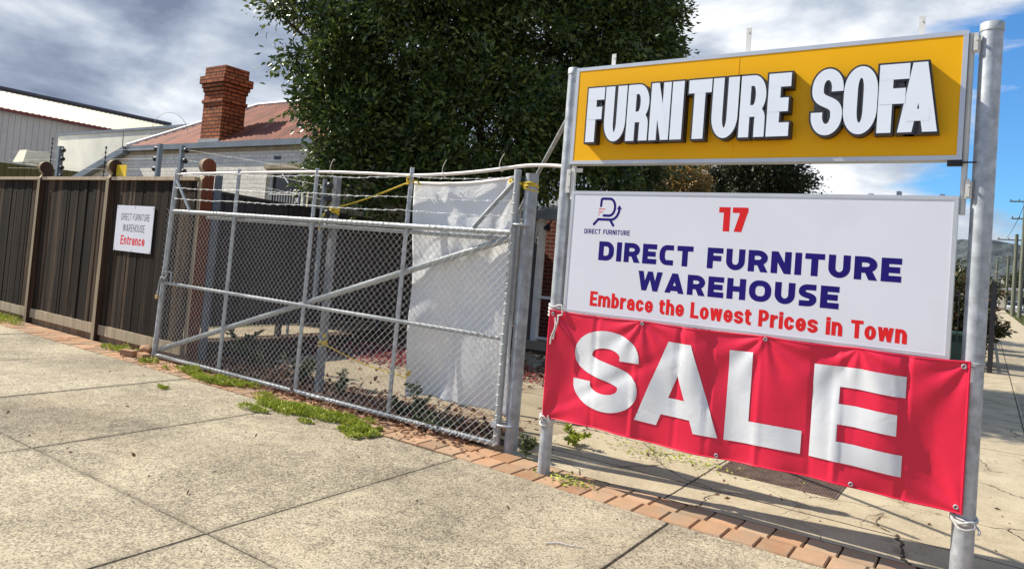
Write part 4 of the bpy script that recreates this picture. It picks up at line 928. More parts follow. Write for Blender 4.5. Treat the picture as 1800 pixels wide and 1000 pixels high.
# ------------------------------------------------------------------ charcoal fence
cf = thing('sheet_metal_fence', 'dark charcoal corrugated metal fence running back along the lane', 'fence', (-10, 5.3, 0))
def corr_fence(par, X, y0, y1, z0, z1a, z1b, mat, pitch=.19, name='sheet'):
    mb = MB(); prof = [(0, 0), (.30, 0), (.42, .032), (.70, .032), (.82, 0)]; pts = []; y = y0
    while y < y1:
        for u, o in prof: pts.append((y+u*pitch, X+o))
        y += pitch
    vs = []
    for yy, xx in pts:
        t = (yy-y0)/(y1-y0); vs += [(xx, yy, z0), (xx, yy, z1a+(z1b-z1a)*t)]
    fs = [(2*i, 2*i+2, 2*i+3, 2*i+1) for i in range(len(pts)-1)]; return mb.add(vs, fs).build(name, mat, par)
corr_fence(cf, -10, 5.35, 13.0, .19, 2.33, 2.05, CHAR)
mb = MB(); mb.add([(-10.03, 5.3, 2.30), (-9.95, 5.3, 2.30), (-9.95, 13, 2.02), (-10.03, 13, 2.02), (-10.03, 5.3, 2.345), (-9.95, 5.3, 2.345), (-9.95, 13, 2.065), (-10.03, 13, 2.065)], [(0, 1, 2, 3), (4, 5, 6, 7), (0, 1, 5, 4), (1, 2, 6, 5), (2, 3, 7, 6), (3, 0, 4, 7)]); mb.build('top_rail', CHAR, cf)
for y in (7.8, 10.2, 12.6): MB().box(-10.05, -9.94, y-.03, y+.03, -.02, 2.2-.02*(y-7)).build('post', CHAR, cf)
MB().box(-10.07, -9.93, 5.3, 5.4, -.02, 2.33).build('post', CHAR, cf)

# ------------------------------------------------------------------ painted brick house
hs = thing('painted_brick_house', 'pale painted brick house with rusty iron roof and brick chimney', 'house', (-14, 9.13, 0))
HY = 9.13
def house():
    # front wall with a window opening; parapet slope of the lean-to on the left
    wx0, wx1, wz0, wz1 = -12.52, -11.50, 2.0, 3.08; x0, x1 = -18.0, -11.15; zt = 3.62
    mb = MB()
    def panel(a, b, c, d, y=HY): mb.add([(a, y, c), (b, y, c), (b, y, d), (a, y, d)], [(0, 1, 2, 3)])
    panel(x0, wx0, 0, zt); panel(wx1, x1, 0, zt); panel(wx0, wx1, 0, wz0); panel(wx0, wx1, wz1, zt)
    d = .16
    mb.add([(wx0, HY, wz0), (wx0, HY+d, wz0), (wx0, HY+d, wz1), (wx0, HY, wz1)], [(0, 1, 2, 3)]); mb.add([(wx1, HY, wz0), (wx1, HY+d, wz0), (wx1, HY+d, wz1), (wx1, HY, wz1)], [(0, 1, 2, 3)])
    mb.add([(wx0, HY, wz1), (wx1, HY, wz1), (wx1, HY+d, wz1), (wx0, HY+d, wz1)], [(0, 1, 2, 3)]); mb.add([(wx0, HY, wz0), (wx1, HY, wz0), (wx1, HY+d, wz0), (wx0, HY+d, wz0)], [(0, 1, 2, 3)])
    mb.add([(x0, HY, zt), (x0, HY, 0), (-20.6, HY, 0), (-20.6, HY, 2.86), (-18.05, HY, zt-.03)], [(0, 1, 2, 3, 4)])
    mb.add([(x1, HY, 0), (x1, 12.0, 0), (x1, 12.0, zt), (x1, HY, zt)], [(0, 1, 2, 3)])
    mb.add([(x1, 12.0, 0), (-8.6, 12.0, 0), (-8.6, 12.0, 3.3), (x1, 12.0, 3.3)], [(0, 1, 2, 3)])
    mb.add([(-20.6, HY, 0), (-20.6, 15, 0), (-20.6, 15, 2.86), (-20.6, HY, 2.86)], [(0, 1, 2, 3)])
    mb.build('wall', HWALL, hs)
    w = MB().box(wx0+.02, wx1-.02, HY+.125, HY+.14, wz0, wz1-.01).build('window', DKGLASS, hs)
    f = MB().box(wx0, wx0+.07, HY+.09, HY+.155, wz0, wz1).box(wx1-.06, wx1, HY+.09, HY+.155, wz0, wz1).box(wx0+.07, wx1-.06, HY+.092, HY+.153, wz1-.07, wz1)
    f.build('frame', WHITEP, w)
    g = MB(); x = wx0+.10
    while x < wx1-.04: g.tube([(x, HY+.03, wz0), (x, HY+.03, wz0+.62+.05*math.sin(x*9))], .008, 6); x += .085
    for z in (2.15, 2.55): g.tube([(wx0, HY+.03, z), (wx1, HY+.03, z)], .009, 6)
    g.tube([(wx0+.5, HY+.0, 2.98), (wx0+.75, HY-.02, 2.78)], .012, 6)
    g.build('grille', WHITEP, w)
    MB().box(wx0-.06, wx1+.06, HY-.035, HY-.003, wz1, wz1+.075).build('lintel', PALE, w)
    MB().box(-12.32, -12.10, HY-.008, HY-.003, 3.27, 3.34).build('wall_vent', SLATE, hs)
    MB().tube([(-11.19, HY-.05, 0), (-11.19, HY-.05, 3.45), (-11.35, HY-.12, 3.56)], .035, 10).build('downpipe', CREAM, hs)
    MB().tube([(-10.95, 11.93, 0), (-10.95, 11.93, 3.2)], .03, 10).build('downpipe', SLATE, hs)
    # gutters
    MB().box(-18.15, -8.4, HY-.36, HY-.24, 3.56, 3.68).build('gutter', GUTTER, hs) if False else MB().box(-18.15, -11.05, HY-.105, HY-.004, 3.55, 3.675).build('gutter', GUTTER, hs)
    mb = MB(); mb.box(-18.1, -11.15, HY-.02, HY-.003, 3.46, 3.545); mb.build('fascia', PALE, hs)
    a = Vector((-18.12, 0, 3.66)); b = Vector((-20.75, 0, 2.88)); mb = MB()
    y0, y1 = HY-.18, HY+.06; h = .17
    vs = [(p.x, y, p.z+o) for p in (a, b) for y in (y0, y1) for o in (0, -h)]
    mb.add(vs, [(0, 1, 5, 4), (2, 6, 7, 3), (0, 4, 6, 2), (1, 3, 7, 5), (0, 2, 3, 1), (4, 5, 7, 6)]); mb.build('barge_board', GUTTER, hs)
    # lean-to roof behind the barge board
    mb = MB().add([(a.x, y1, a.z-.03), (b.x, y1, b.z-.03), (b.x, 15, b.z-.03), (a.x, 15, a.z-.03)], [(0, 1, 2, 3)]); mb.build('lean_to_roof', RUST, hs)
    # hipped main roof, corrugated front slope
    ez, ey, dd, rise = 3.665, HY-.09, 2.15, 1.40; X0, X1 = -18.1, -10.6; mb = MB(); pit = .15; x = X0; cols = []
    while x <= X1+1e-6:
        t = min(1, max(0.0, (x-X0)/dd)); o = .011*math.sin(2*math.pi*(x-X0)/pit)
        cols.append((x, t, o)); x += pit/5
    vs = []
    for x, t, o in cols:
        for k in range(3):
            q = t*k/2; vs.append((x, ey+dd*q-o*.8, ez+rise*q+o*1.5))
    fs = [(3*i+k, 3*i+3+k, 3*i+4+k, 3*i+1+k) for i in range(len(cols)-1) for k in range(2)]
    mb.add(vs, fs, 0, True)
    mb.add([(X0, ey, ez), (X0+dd, ey+dd, ez+rise), (X0, ey+2*dd, ez)], [(0, 1, 2)]); mb.add([(X0, ey+2*dd, ez), (X0+dd, ey+dd, ez+rise), (X1, ey+dd, ez+rise), (X1, ey+2*dd, ez)], [(0, 1, 2, 3)])
    mb.build('roof', RUST, hs, recalc=False)
    MB().tube([(X0, ey, ez+.02), (X0+dd, ey+dd, ez+rise+.02), (X1, ey+dd, ez+rise+.02)], .055, 8).build('ridge_capping', WHITEP, hs)
    mb = MB(); mb.add([(X1, ey, ez), (X1, ey+2*dd, ez), (X1, ey+dd, ez+rise)], [(0, 1, 2)]); mb.build('gable', HWALL, hs)
    # chimney with corbelled head
    ch = MB(); cx, cy = -14.62, HY+.245; 
    def lay(w, d, z0, z1): ch.box(cx-w/2, cx+w/2, cy-d/2, cy+d/2, z0, z1)
    lay(.74, .58, 3.69, 4.58); lay(.80, .64, 4.58, 4.66); lay(.74, .58, 4.66, 4.84); lay(.79, .63, 4.84, 4.93); lay(.84, .68, 4.93, 5.02); lay(.92, .76, 5.02, 5.19); lay(.77, .61, 5.19, 5.41)
    c = ch.build('chimney', CHIM, hs)
    MB().box(cx-.40, cx+.40, cy-.33, cy-.292, 3.685, 3.76).build('flashing', GALVW, c)
house()

# ------------------------------------------------------------------ warehouse, white wall, olive fence
wh = thing('warehouse', 'large pale grey metal warehouse with cream roof behind the left end of the fence', 'building', (-48, 20, 0))
def warehouse():
    X, y0, y1, ze = -45, 8.0, 29.0, 7.62; xr, zr = -52.3, 9.72
    mb = MB(); pts = []; y = y0; p = .30
    while y < y1:
        for u, o in ((0, 0), (.62, 0), (.70, .05), (.90, .05)): pts.append((y+u*p, X+o))
        y += p
    vs = [];
    for yy, xx in pts: vs += [(xx, yy, 0), (xx, yy, ze)]
    mb.add(vs, [(2*i, 2*i+2, 2*i+3, 2*i+1) for i in range(len(pts)-1)]); mb.add([(X, y1, 0), (xr, y1, 0), (xr, y1, zr), (X, y1, ze)], [(0, 1, 2, 3)]); mb.build('wall', GREYSHEET, wh)
    mb = MB(); cols = []; y = y0
    while y < y1: cols.append(y); y += .06
    vs = []
    for i, yy in enumerate(cols):
        o = .035*(1 if (i % 5) in (0, 1) else 0); vs += [(X+.25, yy, ze-.02+o), (xr, yy, zr+o)]
    mb.add(vs, [(2*i, 2*i+2, 2*i+3, 2*i+1) for i in range(len(cols)-1)]); mb.add([(xr, y0, zr), (xr, y1, zr), (xr-8, y1, ze), (xr-8, y0, ze)], [(0, 1, 2, 3)]); mb.build('roof', CREAMROOF, wh)
    MB().box(X+.06, X+.28, y0, y1, ze-.16, ze-.03).build('gutter', MAROON, wh)
    MB().box(xr-.35, xr+.30, y0, y1+.1, zr+.02, zr+.20).build('ridge_capping', SLATE, wh)
warehouse()
ww = thing('white_walled_building', 'plain white panel wall between the grey warehouse and the rusty roofed house', 'building', (-30, 14, 0))
MB().box(-33.95, -17, 14, 22, 0, 5.40).build('wall', WHITEWALL, ww); MB().box(-34.0, -16.95, 13.95, 22.05, 5.40, 5.50).build('coping', GUTTER, ww)
for X in (-28.4, -23.2): MB().box(X-.01, X+.01, 13.99, 14.0, 0, 5.40).build('panel_joint', SLATE, ww)
of = thing('olive_metal_fence', 'olive green corrugated metal fence far behind the left end of the timber fence', 'fence', (-28.5, 11, 0))
corr_fence(of, -28.5, 7.5, 13.9, 0, 3.50, 3.62, OLIVE, .2)
cl = thing('evaporative_cooler', 'cream louvred cooler box above the olive green fence', 'cooler', (-33.3, 12.8, 3.5))
MB().add([(-33.9, 12.35, 4.0), (-32.9, 12.35, 4.0), (-32.9, 13.35, 4.0), (-33.9, 13.35, 4.0), (-33.75, 12.5, 4.52), (-33.05, 12.5, 4.52), (-33.05, 13.35, 4.52), (-33.75, 13.35, 4.52)], [(0, 1, 5, 4), (1, 2, 6, 5), (2, 3, 7, 6), (3, 0, 4, 7), (4, 5, 6, 7), (0, 3, 2, 1)]).build('casing', CREAM, cl)
mb = MB()
for k in range(7): mb.box(-32.91+.02*(-k), -32.88-.02*k, 12.45, 13.3, 4.05+k*.062, 4.075+k*.062)
mb.build('louvres', WHITEP, cl)
for y in (12.5, 13.2): MB().box(-33.6, -33.2, y-.05, y+.05, 3.0, 4.0).build('leg', GALVD, cl)
sh = thing('flat_roofed_shed', 'low shed with a white fascia behind the olive green fence', 'shed', (-32, 11, 0))
MB().box(-36, -31.6, 8, 13.6, 0, 3.68).build('wall', GREYSHEET, sh); MB().box(-36.1, -31.5, 7.9, 13.7, 3.68, 3.80).build('fascia', WHITEP, sh)

# ------------------------------------------------------------------ brick cottage with verandah
ct = thing('brick_cottage', 'dark red brick cottage with a grey verandah behind the gate post', 'house', (-5, 12, 0))
MB().box(-8.0, -3.6, 12.9, 19, 0, 2.9).build('wall', COTT, ct)
MB().add([(-7.75, 11.15, 2.50), (-3.4, 11.15, 2.50), (-3.4, 13.4, 3.15), (-7.75, 13.4, 3.15), (-7.75, 11.15, 2.46), (-3.4, 11.15, 2.46), (-3.4, 13.4, 3.11), (-7.75, 13.4, 3.11)], [(0, 1, 2, 3), (4, 7, 6, 5), (0, 4, 5, 1), (0, 3, 7, 4), (1, 5, 6, 2), (2, 6, 7, 3)]).build('verandah_roof', GALVD, ct)
MB().box(-7.75, -3.4, 11.03, 11.15, 2.40, 2.51).build('gutter', GUTTER, ct)
for X in (-7.2, -5.2, -3.6):
    p = MB().box(X-.06, X+.06, 11.2, 11.32, 0, 2.42).build('post', GUTTER if X < -6 else WHITEP, ct)
    b = MB(); b.add([(X+.06, 11.24, 2.40), (X+.30, 11.24, 2.40), (X+.12, 11.24, 2.22), (X+.06, 11.24, 1.95), (X+.06, 11.27, 2.40), (X+.30, 11.27, 2.40), (X+.12, 11.27, 2.22), (X+.06, 11.27, 1.95)], [(0, 1, 2, 3), (4, 7, 6, 5), (0, 1, 5, 4), (1, 2, 6, 5), (2, 3, 7, 6), (3, 0, 4, 7)]); b.build('bracket', WHITEP, p)
MB().box(-7.05, -6.95, 11.19, 11.31, 0, 2.4).build('post', WHITEP, ct)
mb = MB().box(-7.0, -3.6, 11.22, 11.28, .93, .98).box(-7.0, -3.6, 11.22, 11.28, .18, .22); x = -6.6
while x < -3.7: mb.box(x-.012, x+.012, 11.235, 11.265, .22, .93); x += .13
mb.build('balustrade', WHITEP, ct)
MB().box(-7.2, -3.5, 11.1, 12.9, -.02, .14).build('verandah_floor', LANE, ct)
mb = MB()
for k in range(24): mb.add([(-9.4, 12.88, .2+k*.1), (-8.0, 12.88, .2+k*.1), (-8.0, 12.90, .3+k*.1), (-9.4, 12.90, .3+k*.1)], [(0, 1, 2, 3)])
mb.build('weatherboard_wall', CREAM, ct)
MB().tube([(-6.72, 11.0, 2.30), (-6.72, 10.95, 2.22)], [.03, .07], 10).tube([(-6.72, 11.1, 2.38), (-6.72, 11.0, 2.30)], .015, 6).build('floodlight', BLACKP, ct)
MB().tube([(XL-.01, SY+.05, 2.84), (-3.62, 5.62, 2.40), (-4.16, 6.18, 2.10)], .020, 8).build('stay', GALVD, sg)
MB().cyl(-4.16, 6.18, -.02, 2.14, .03, 10).build('stay_post', GALVD, sg)

# ------------------------------------------------------------------ trees
def pix(x, y, depth): v = Vector((0, 0, 1.6)) + (fw + rt*((x-900)/1236.8) - up*((y-414.85)/1236.8))*depth; return v
def blobs_px(lst, depth):
    out = []
    for x, y, r, dz in lst: p = pix(x, y, depth+dz); out.append((p.x, p.y, p.z, r/1236.8*(depth+dz)))
    return out
bt = thing('evergreen_tree', 'big dark evergreen tree with dense glossy leaves behind the gate and yellow sign', 'tree', (-7.9, 10.4, 0))
TB = blobs_px([(545, 20, 62, .2), (600, 110, 85, -.3), (584, 175, 60, -.4), (618, 235, 74, -.6), (650, 310, 46, -.8), (690, 150, 120, .6), (760, 50, 170, 0), (850, 215, 140, -.3), (745, 270, 76, -.7), (960, 100, 180, .5), (1075, 50, 110, .8), (1140, 35, 55, 1.1), (1150, 85, 40, .9), (950, 270, 95, 0), (860, -110, 210, .3), (1060, 190, 130, .9), (640, -60, 120, .2), (1060, -80, 120, .8), (720, -120, 150, 1), (1040, 285, 80, .6), (1110, 270, 70, 1.2), (512, 100, 24, -.3), (532, 165, 20, -.4), (480, 15, 30, .1), (580, 320, 28, -.9), (565, 275, 24, -.8), (690, 345, 34, -.9), (1175, 25, 24, 1.2), (1172, 75, 20, 1.1)], 13)
def keep(P): return ~(((P[:, 1] > 8.75) & (P[:, 0] < -11.0) & (P[:, 2] < 3.7+.64*(P[:, 1]-8.7))) | ((P[:, 1] > 11.9) & (P[:, 0] < -8.5) & (P[:, 2] < 3.4)) | (P[:, 2] < 2.05) | ((P[:, 0] > -8.6) & (P[:, 2] < 2.35+.25*(P[:, 0]+8.6))) | ((P[:, 1] > 11.0) & (P[:, 2] < 2.6)))
P, D, S = clump_leaves(TB, 1750, 112, .32, .108, .5, keep, .35)
leafmesh('crown', P, D, S, LEAF, bt, wid=.42)
mb = MB(); limb(mb, (-7.95, 10.45, -.05), (-7.85, 10.3, 2.4), .30, .24, 8, .02)
for b in TB:
    limb(mb, (-7.85+random.uniform(-.1, .1), 10.3, random.uniform(1.8, 2.6)), (b[0], b[1], b[2]), .10, .02, 8, .07)
    for k in range(4):
        d = Vector((random.gauss(0, 1), random.gauss(0, 1), random.gauss(.2, .8))).normalized()*b[3]*.8; limb(mb, (b[0], b[1], b[2]), (b[0]+d.x, b[1]+d.y, b[2]+d.z), .022, .006, 5, .06)
mb.build('trunk', BARK, bt)
def tree(name, label, base, blobs, nc, per, cr_, lf, mat, tr=.14, cat='tree', group=None):
    t = thing(name, label, cat, base, group); P, D, S = clump_leaves(blobs, nc, per, cr_, lf, .35); k = P[:, 2] > .05
    leafmesh('crown', P[k], D[k], S[k], mat, t, wid=.5)
    mb = MB(); cx = np.mean([b[0] for b in blobs]); cy = np.mean([b[1] for b in blobs]); zl = min(b[2]-b[3]*.4 for b in blobs)
    limb(mb, (base[0], base[1], -.05), (cx, cy, max(.4, zl)), tr, tr*.7, 6, .03)
    for b in blobs: limb(mb, (cx, cy, max(.4, zl)), b[:3], tr*.5, .01, 6, .06)
    mb.build('trunk', BARK, t); return t
B = blobs_px([(1335, 255, 72, 0), (1390, 305, 36, .4), (1300, 320, 70, -.3), (1365, 345, 58, 0), (1265, 290, 50, 0)], 30); tree('dark_tree', 'dark rounded tree seen through the gap between the two sign boxes', (B[0][0], B[0][1], 0), B, 520, 75, .34, .13, LEAFD)
B = blobs_px([(1160, 320, 36, 0), (1205, 315, 44, .3), (1180, 360, 60, 0), (1130, 350, 30, 0)], 25); tree('bush', 'orange tinged bush seen through the gap between the two sign boxes', (B[0][0], B[0][1], 0), B, 420, 70, .20, .09, LEAFB, .08, 'bush')
B = [(-.75, 20.6, 1.5, .75), (-.5, 20.9, .9, .7), (-1.5, 20.8, 1.2, .8)]; tree('bush', 'red tipped bush behind the black steel fence, left of the right sign post', (-.8, 20.7, 0), B, 260, 60, .2, .10, LEAFR, .06, 'bush', 'bushes behind the black fence')
B = [(-.75, 25.2, 1.55, .40), (-1.1, 27.2, 1.1, .6)]; tree('bush', 'red tipped bush behind the black steel fence, right of the right sign post', (-.45, 25.6, 0), B, 200, 60, .2, .10, LEAFR, .06, 'bush', 'bushes behind the black fence')
B = [(-2.6, 8.3, 3.1, .7), (-1.7, 8.6, 3.4, .6)]

# ------------------------------------------------------------------ weeds, litter
def weed(label, x, y, rx, ry, h, n, mat=None, lf=.026, group='green weed clumps along the gate and fence', name='weed_clump', cat='weeds'):
    mat = mat or WEED; nb = max(8, int(60*(rx+ry))); subs = [(x+RNG.normal()*rx*.48, y+RNG.normal()*ry*.48, RNG.uniform(.2, .75)) for _ in range(nb)]
    P = np.zeros((n, 3)); 
    for i in range(n):
        sx_, sy_, k = subs[RNG.integers(nb)]; a = RNG.uniform(0, 2*math.pi); q = RNG.random()**.6; R_ = .5*k
        P[i] = (sx_+math.cos(a)*q*rx*R_, sy_+math.sin(a)*q*max(ry, rx*.3)*R_, h*k*(1-q*q)*RNG.uniform(.5, 1.05)+.004)
    D = RNG.normal(size=(n, 3)); D[:, 2] = np.abs(D[:, 2])*.8+.25
    o = leafmesh(name, P, D, lf*(.5+1.1*RNG.random(n)**1.5), mat, wid=.32); return tag(o, label, cat, group)
weed('largest green weed clump, spreading over the concrete below the gate', -5.38, 4.50, .56, .24, .075, 15000)
weed('small green weed clump at the right end of the weed patch below the gate', -4.42, 4.42, .20, .19, .06, 4600)
weed('low sparse weeds between the largest clump and the bottom rail', -4.85, 4.64, .30, .13, .055, 4200)
weed('second largest green weed clump, left of the largest one below the gate', -6.98, 4.72, .42, .15, .065, 10000)
weed('small weed tuft between the loose bricks and the second largest clump', -7.62, 4.80, .24, .12, .10, 1600)
weed('small weed tuft at the foot of the left gate stile', -8.45, 4.72, .20, .10, .06, 900)
weed('grassy tuft at the fence foot below the small white sign', -9.42, 4.86, .30, .10, .09, 1500)
weed('grassy weeds at the far left edge along the foot of the fence', -13.3, 4.80, 1.0, .22, .10, 4600)
weed('tiny weed in the concrete joint in front of the second largest clump', -6.95, 4.08, .09, .05, .02, 300)
def plant(label, x, y, h, n, mat, spread=.22, lf=.07, name='weed_plant', grp='leafy weeds behind the gate'):
    t = thing(name, label, 'plant', (x, y, 0), grp); mb = MB(); Ps = []; Ds = []
    ns = max(4, int(n/55))
    for k in range(ns):
        a = random.uniform(0, 6.28); s = random.uniform(.2, 1)*spread; hh = h*random.uniform(.5, 1)
        p = bez((x, y, 0), (x+.1*s*math.cos(a), y+.1*s*math.sin(a), hh*.5), (x+.6*s*math.cos(a), y+.6*s*math.sin(a), hh*.9), (x+s*math.cos(a), y+s*math.sin(a), hh), 8); mb.tube(p, [.005*(1-.07*i) for i in range(9)], 5)
        for _ in range(int(n/ns)):
            q = random.uniform(.15, 1); i = min(7, int(q*8)); u = q*8-i; c = [p[i][j]+(p[i+1][j]-p[i][j])*u for j in range(3)]; Ps.append(c); Ds.append((random.gauss(0, 1), random.gauss(0, 1), random.uniform(-.2, .9)))
    mb.build('stem', WEEDD, t); leafmesh('foliage', np.array(Ps), np.array(Ds), lf*(.5+RNG.random(len(Ps))), mat, t, wid=.4)
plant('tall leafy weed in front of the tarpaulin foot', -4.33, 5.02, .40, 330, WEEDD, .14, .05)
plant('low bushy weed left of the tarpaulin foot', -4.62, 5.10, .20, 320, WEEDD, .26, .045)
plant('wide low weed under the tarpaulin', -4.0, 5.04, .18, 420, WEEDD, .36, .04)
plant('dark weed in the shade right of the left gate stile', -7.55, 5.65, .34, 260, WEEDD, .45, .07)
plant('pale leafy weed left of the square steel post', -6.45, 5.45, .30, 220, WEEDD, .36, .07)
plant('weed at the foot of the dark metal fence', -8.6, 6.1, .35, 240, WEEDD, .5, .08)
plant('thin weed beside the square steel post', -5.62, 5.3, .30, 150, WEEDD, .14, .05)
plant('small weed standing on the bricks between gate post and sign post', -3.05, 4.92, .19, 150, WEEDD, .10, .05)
plant('grassy weed behind the left sign post', -3.0, 5.62, .16, 240, WEED, .20, .05)
plant('sprig of weed on the lane left of the tarpaulin', -4.75, 6.05, .22, 160, WEEDD, .15, .06)
def litter(name, n, fx, mat, lf, z=.01):
    xy = fx(n); P = np.concatenate([xy, RNG.uniform(0, .035, (n, 1))+z], 1); D = RNG.normal(size=(n, 3)); D[:, 2] *= .35
    return kind(leafmesh(name, P, D, lf*(.5+RNG.random(n)), mat, wid=.55, up=2), 'stuff')
litter('leaf_litter', 5200, lambda n: np.stack([RNG.uniform(-8.3, -3.6, n), 4.98+np.abs(RNG.normal(0, .33, n))], 1), DRY, .07)
litter('leaf_litter', 700, lambda n: np.stack([RNG.uniform(-7.0, -3.6, n), 4.90+RNG.normal(0, .07, n)], 1), DRY, .05)
litter('red_leaf_litter', 2600, lambda n: np.stack([RNG.normal(-6.9, 1.0, n), 8.0+RNG.normal(0, .42, n)], 1), REDL, .07)
litter('red_leaf_litter', 1500, lambda n: np.stack([RNG.uniform(-6.6, -3.6, n), 8.2+RNG.exponential(1.0, n)], 1), DRY, .07)
litter('joint_weeds', 260, lambda n: np.stack([-2.2+RNG.normal(0, .35, n), 5.95+RNG.normal(0, .12, n)], 1), WEED, .03, 0)
litter('joint_weeds', 140, lambda n: np.stack([-1.95+RNG.normal(0, .12, n), 6.45+RNG.normal(0, .06, n)], 1), WEEDD, .03, 0)
litter('joint_weeds', 110, lambda n: np.stack([-2.52+RNG.normal(0, .10, n), 4.66+RNG.normal(0, .05, n)], 1), WEED, .03, 0)

litter('leaf_litter', 90, lambda n: np.stack([RNG.uniform(-9, 0, n), RNG.uniform(2.0, 4.5, n)], 1), DRY, .03, .003)
litter('leaf_litter', 420, lambda n: np.stack([RNG.uniform(-9, -3.3, n), 4.72+RNG.normal(0, .12, n)], 1), DRY, .035, .006)
litter('leaf_litter', 160, lambda n: np.stack([RNG.uniform(-3.2, 1.2, n), RNG.uniform(5, 9, n)], 1), DRY, .035, .003)
tag(MB().tube([pix(890, 950, 3.62)*0+Vector((-2.02, 3.55, .008)), Vector((-1.97, 3.60, .012)), Vector((-1.90, 3.62, .010)), Vector((-1.84, 3.66, .007))], [.004, .0045, .004, .002], 6).build('twig', ROPEW), 'short pale twig lying on the front concrete left of the slab joint', 'twig')
hp = MB().tube([Vector(pix(298+32*math.cos(a), 236-38*math.sin(a), 11.6)) for a in [math.pi*k/24 for k in range(25)]], .0035, 5)
tag(hp.build('wire_hoop', GALVD), 'thin loose wire hoop arching above the timber fence left of the chimney', 'wire')

# ------------------------------------------------------------------ pit lid
pl = MB().box(-1.80, -.88, 5.90, 6.62, -.03, .006)
for i in range(44):
    for j in range(31):
        x, y = -1.785+i*.0205, 5.915+j*.0225; a = .7 if (i+j) % 2 else -.7; c, s = math.cos(a), math.sin(a); w, l = .0026, .0088
        vs = [(x+u*c-v*s, y+u*s+v*c, z) for z in (.0055, .0095) for u, v in ((-l, 0), (0, -w), (l, 0), (0, w))]
        pl.add(vs, [(4, 5, 6, 7), (0, 1, 5, 4), (1, 2, 6, 5), (2, 3, 7, 6), (3, 0, 4, 7)])
tag(pl.build('pit_lid', RUSTP), 'brown chequer plate pit lid set in the cracked footpath behind the banner', 'pit lid')

# ------------------------------------------------------------------ street beyond
bf = thing('steel_picket_fence', 'black steel picket fence along the far footpath', 'fence', (0, 18.6, 0))
MB().box(.03, .13, 18.55, 18.65, -.02, 1.98).build('post', BLACKS, bf)
for y in (21.0, 23.5, 26, 28.5, 31): MB().box(.04, .12, y-.04, y+.04, -.02, 1.85).build('post', BLACKS, bf)
def pickets(f, L, z=1.75):
    mb = MB(); t = .12
    while t < L: x, y = f(t); mb.box(x-.011, x+.011, y-.011, y+.011, .08, z); t += .12
    return mb
m_ = pickets(lambda t: (.08, 18.6+t), 12.4); m_.box(.065, .095, 18.6, 31, .15, .19).box(.065, .095, 18.6, 31, 1.6, 1.64); m_.build('picket_panel', BLACKS, bf)
m_ = pickets(lambda t: (.05-t, 18.6), 6); m_.box(-6, .05, 18.585, 18.615, .15, .19).box(-6, .05, 18.585, 18.615, 1.6, 1.64); m_.build('picket_panel', BLACKS, bf)
bi = thing('wheelie_bin', 'dark green bin behind the black picket fence', 'bin', (-.75, 19.3, 0))
MB().add([(-1.05, 19.1, .03), (-.45, 19.1, .03), (-.45, 19.6, .03), (-1.05, 19.6, .03), (-1.1, 19.05, .72), (-.4, 19.05, .72), (-.4, 19.65, .72), (-1.1, 19.65, .72)], [(0, 1, 5, 4), (1, 2, 6, 5), (2, 3, 7, 6), (3, 0, 4, 7), (4, 5, 6, 7), (0, 3, 2, 1)]).build('tub', simple('bin_green', (.02, .055, .045), .5), bi)
MB().box(-1.13, -.37, 19.02, 19.68, .722, .78).build('lid', simple('bin_lid_green', (.025, .07, .055), .5), bi)
def pole(X, Y, h, r, label, arms):
    t = thing('power_pole', label, 'power pole', (X, Y, 0), 'power poles along the street'); MB().tube([(X, Y, -.2), (X, Y, h)], [r, r*.72], 10).build('shaft', POLEG, t)
    for z, w in arms:
        a = MB().box(X-w/2, X+w/2, Y-.06, Y+.06, z-.06, z+.06).build('crossarm', POLEG, t); b = MB()
        for k in (-.46, -.2, .2, .46): b.tube([(X+k*w, Y, z+.06), (X+k*w, Y, z+.22)], .04, 6)
        b.build('insulator', BLACKS, a)
    return t
pole(2.35, 80, 11.5, .19, 'nearest green tinged power pole at the right edge of the street', [(10.8, 2.4), (9.2, 2.0)])
pole(2.0, 87, 8.3, .21, 'brown power pole with two crossarms, left of the greenish one', [(7.7, 3.2), (5.9, 2.2)])
pole(2.1, 128, 8.2, .2, 'third power pole, smaller and further down the street', [(7.6, 2.6)])
pole(.9, 150, 8.8, .2, 'farthest slim power pole, leftmost in the street', [(8.2, 4.0), (7.0, 3)])
for k, (x, z) in enumerate(((1.2, 7.9), (2.9, 7.9), (3.2, 10.9))):
    mb = MB().tube([(x+.9*t-.4*t*0, 87-70*t, z+3.0*t-1.4*math.sin(math.pi*t)) for t in [i/16 for i in range(17)]], .018, 4)
    tag(mb.build('power_line', BLACKP), ('leftmost', 'middle', 'rightmost')[k]+' of the thin black wires running along the street poles', 'wire', 'overhead wires')
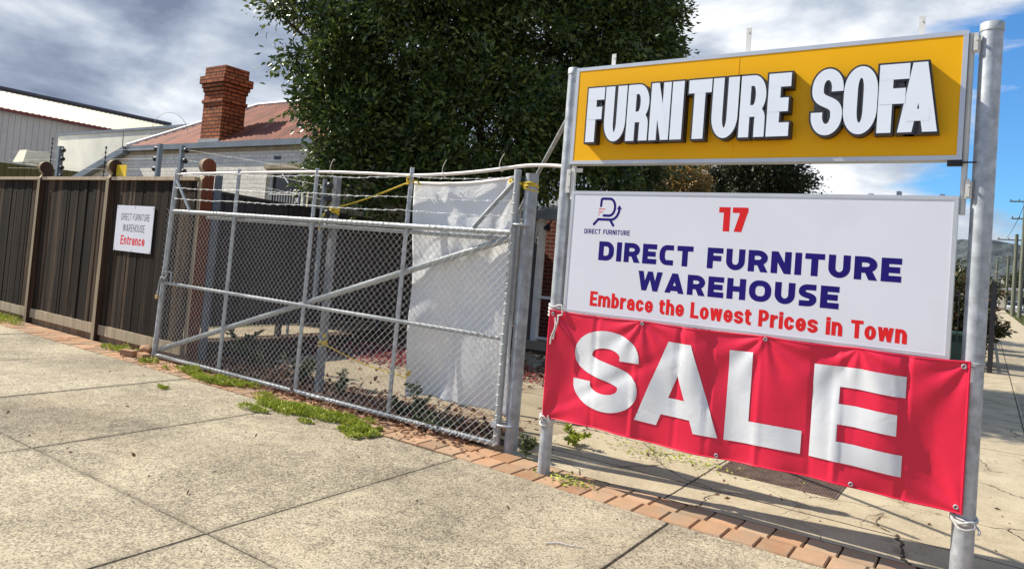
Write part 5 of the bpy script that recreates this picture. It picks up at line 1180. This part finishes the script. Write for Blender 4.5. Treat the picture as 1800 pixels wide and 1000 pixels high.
def car(label, loc, paint, rz=0):
    t = thing('parked_car', label, 'car', loc, 'cars parked along the far street'); 
    L, w = 4.3, 1.75; x0, x1 = loc[0]-w/2, loc[0]+w/2; yy, zz = loc[1], 0
    pr = [(-2.1, .35), (-2.15, .75), (-1.5, .92), (1.55, .92), (2.1, .72), (2.12, .35)]
    MB().prism([(a, b) for a, b in pr], lambda u, v, e: (e, yy+u, v), x0, x1).build('body', paint, t)
    MB().prism([(-1.35, .925), (-.75, 1.42), (.75, 1.45), (1.65, .925)], lambda u, v, e: (e, yy+u, v), x0+.1, x1-.1).build('cabin', DKGLASS, t)
    MB().box(x0+.16, x1-.16, yy-.72, yy+.72, 1.43, 1.475).build('roof', paint, t)
    for a in (-1.35, 1.35):
        for X in (x0-.01, x1-.19): MB().tube([(X, yy+a, .32), (X+.2, yy+a, .32)], .32, 14).build('wheel', TYRE, t)
    for X in (x0+.12, x1-.42): MB().box(X, X+.3, yy-2.17, yy-2.10, .62, .76).build('headlight', GALVW, t)
car('white car parked beyond the footpath, leftmost of the far cars', (2.9, 118, 0), CARW)
car('red car parked beyond the greenish power pole', (5.0, 121, 0), CARR)
car('white car at the right edge behind the red one', (7.4, 112, 0), CARW)
car('white car farthest down the street', (3.2, 150, 0), CARW)
for (x0, x1, y, h, rh, lab, wm) in ((1.5, 16, 170, 3.6, 1.5, 'low cream building with a wide flat roof at the end of the street', CREAM), (-6, 1.8, 210, 5.0, 1.6, 'small pale building further behind at the foot of the hill', GREYSHEET), (3, 22, 260, 8.5, 1.6, 'long pale building at the foot of the wooded hill', WHITEWALL)):
    t = thing('street_building', lab, 'building', ((x0+x1)/2, y, 0)); MB().box(x0, x1, y, y+12, 0, h).build('wall', wm, t); MB().box(x0-.8, x1+.8, y-1.5, y+12.5, h, h+.5).build('roof', GREYSHEET if h < 4 else SLATE, t)
    mb = MB(); k = x0+1
    while k < x1-2: mb.box(k, k+1.4, y-.06, y-.01, 1.0, min(h-.6, 2.4)); k += 2.6
    mb.build('windows', DKGLASS, t)
for k, (x, y, r) in enumerate(((-4, 105, 3.0), (-1.5, 135, 2.8), (-9, 160, 4.5), (14, 190, 5), (7, 235, 5))):
    tree('street_tree', ('round bushy tree left of the far footpath', 'small tree beside the leftmost power pole', 'larger dark tree behind the black fence', 'tree at the right edge behind the far cars', 'tree behind the low cream building')[k], (x, y, 0), [(x, y, r*1.15, r*.8), (x+r*.4, y, r*.9, r*.6), (x-r*.4, y+.5, r*.8, r*.6)], 130, 40, r*.26, r*.13, LEAFD, .2)
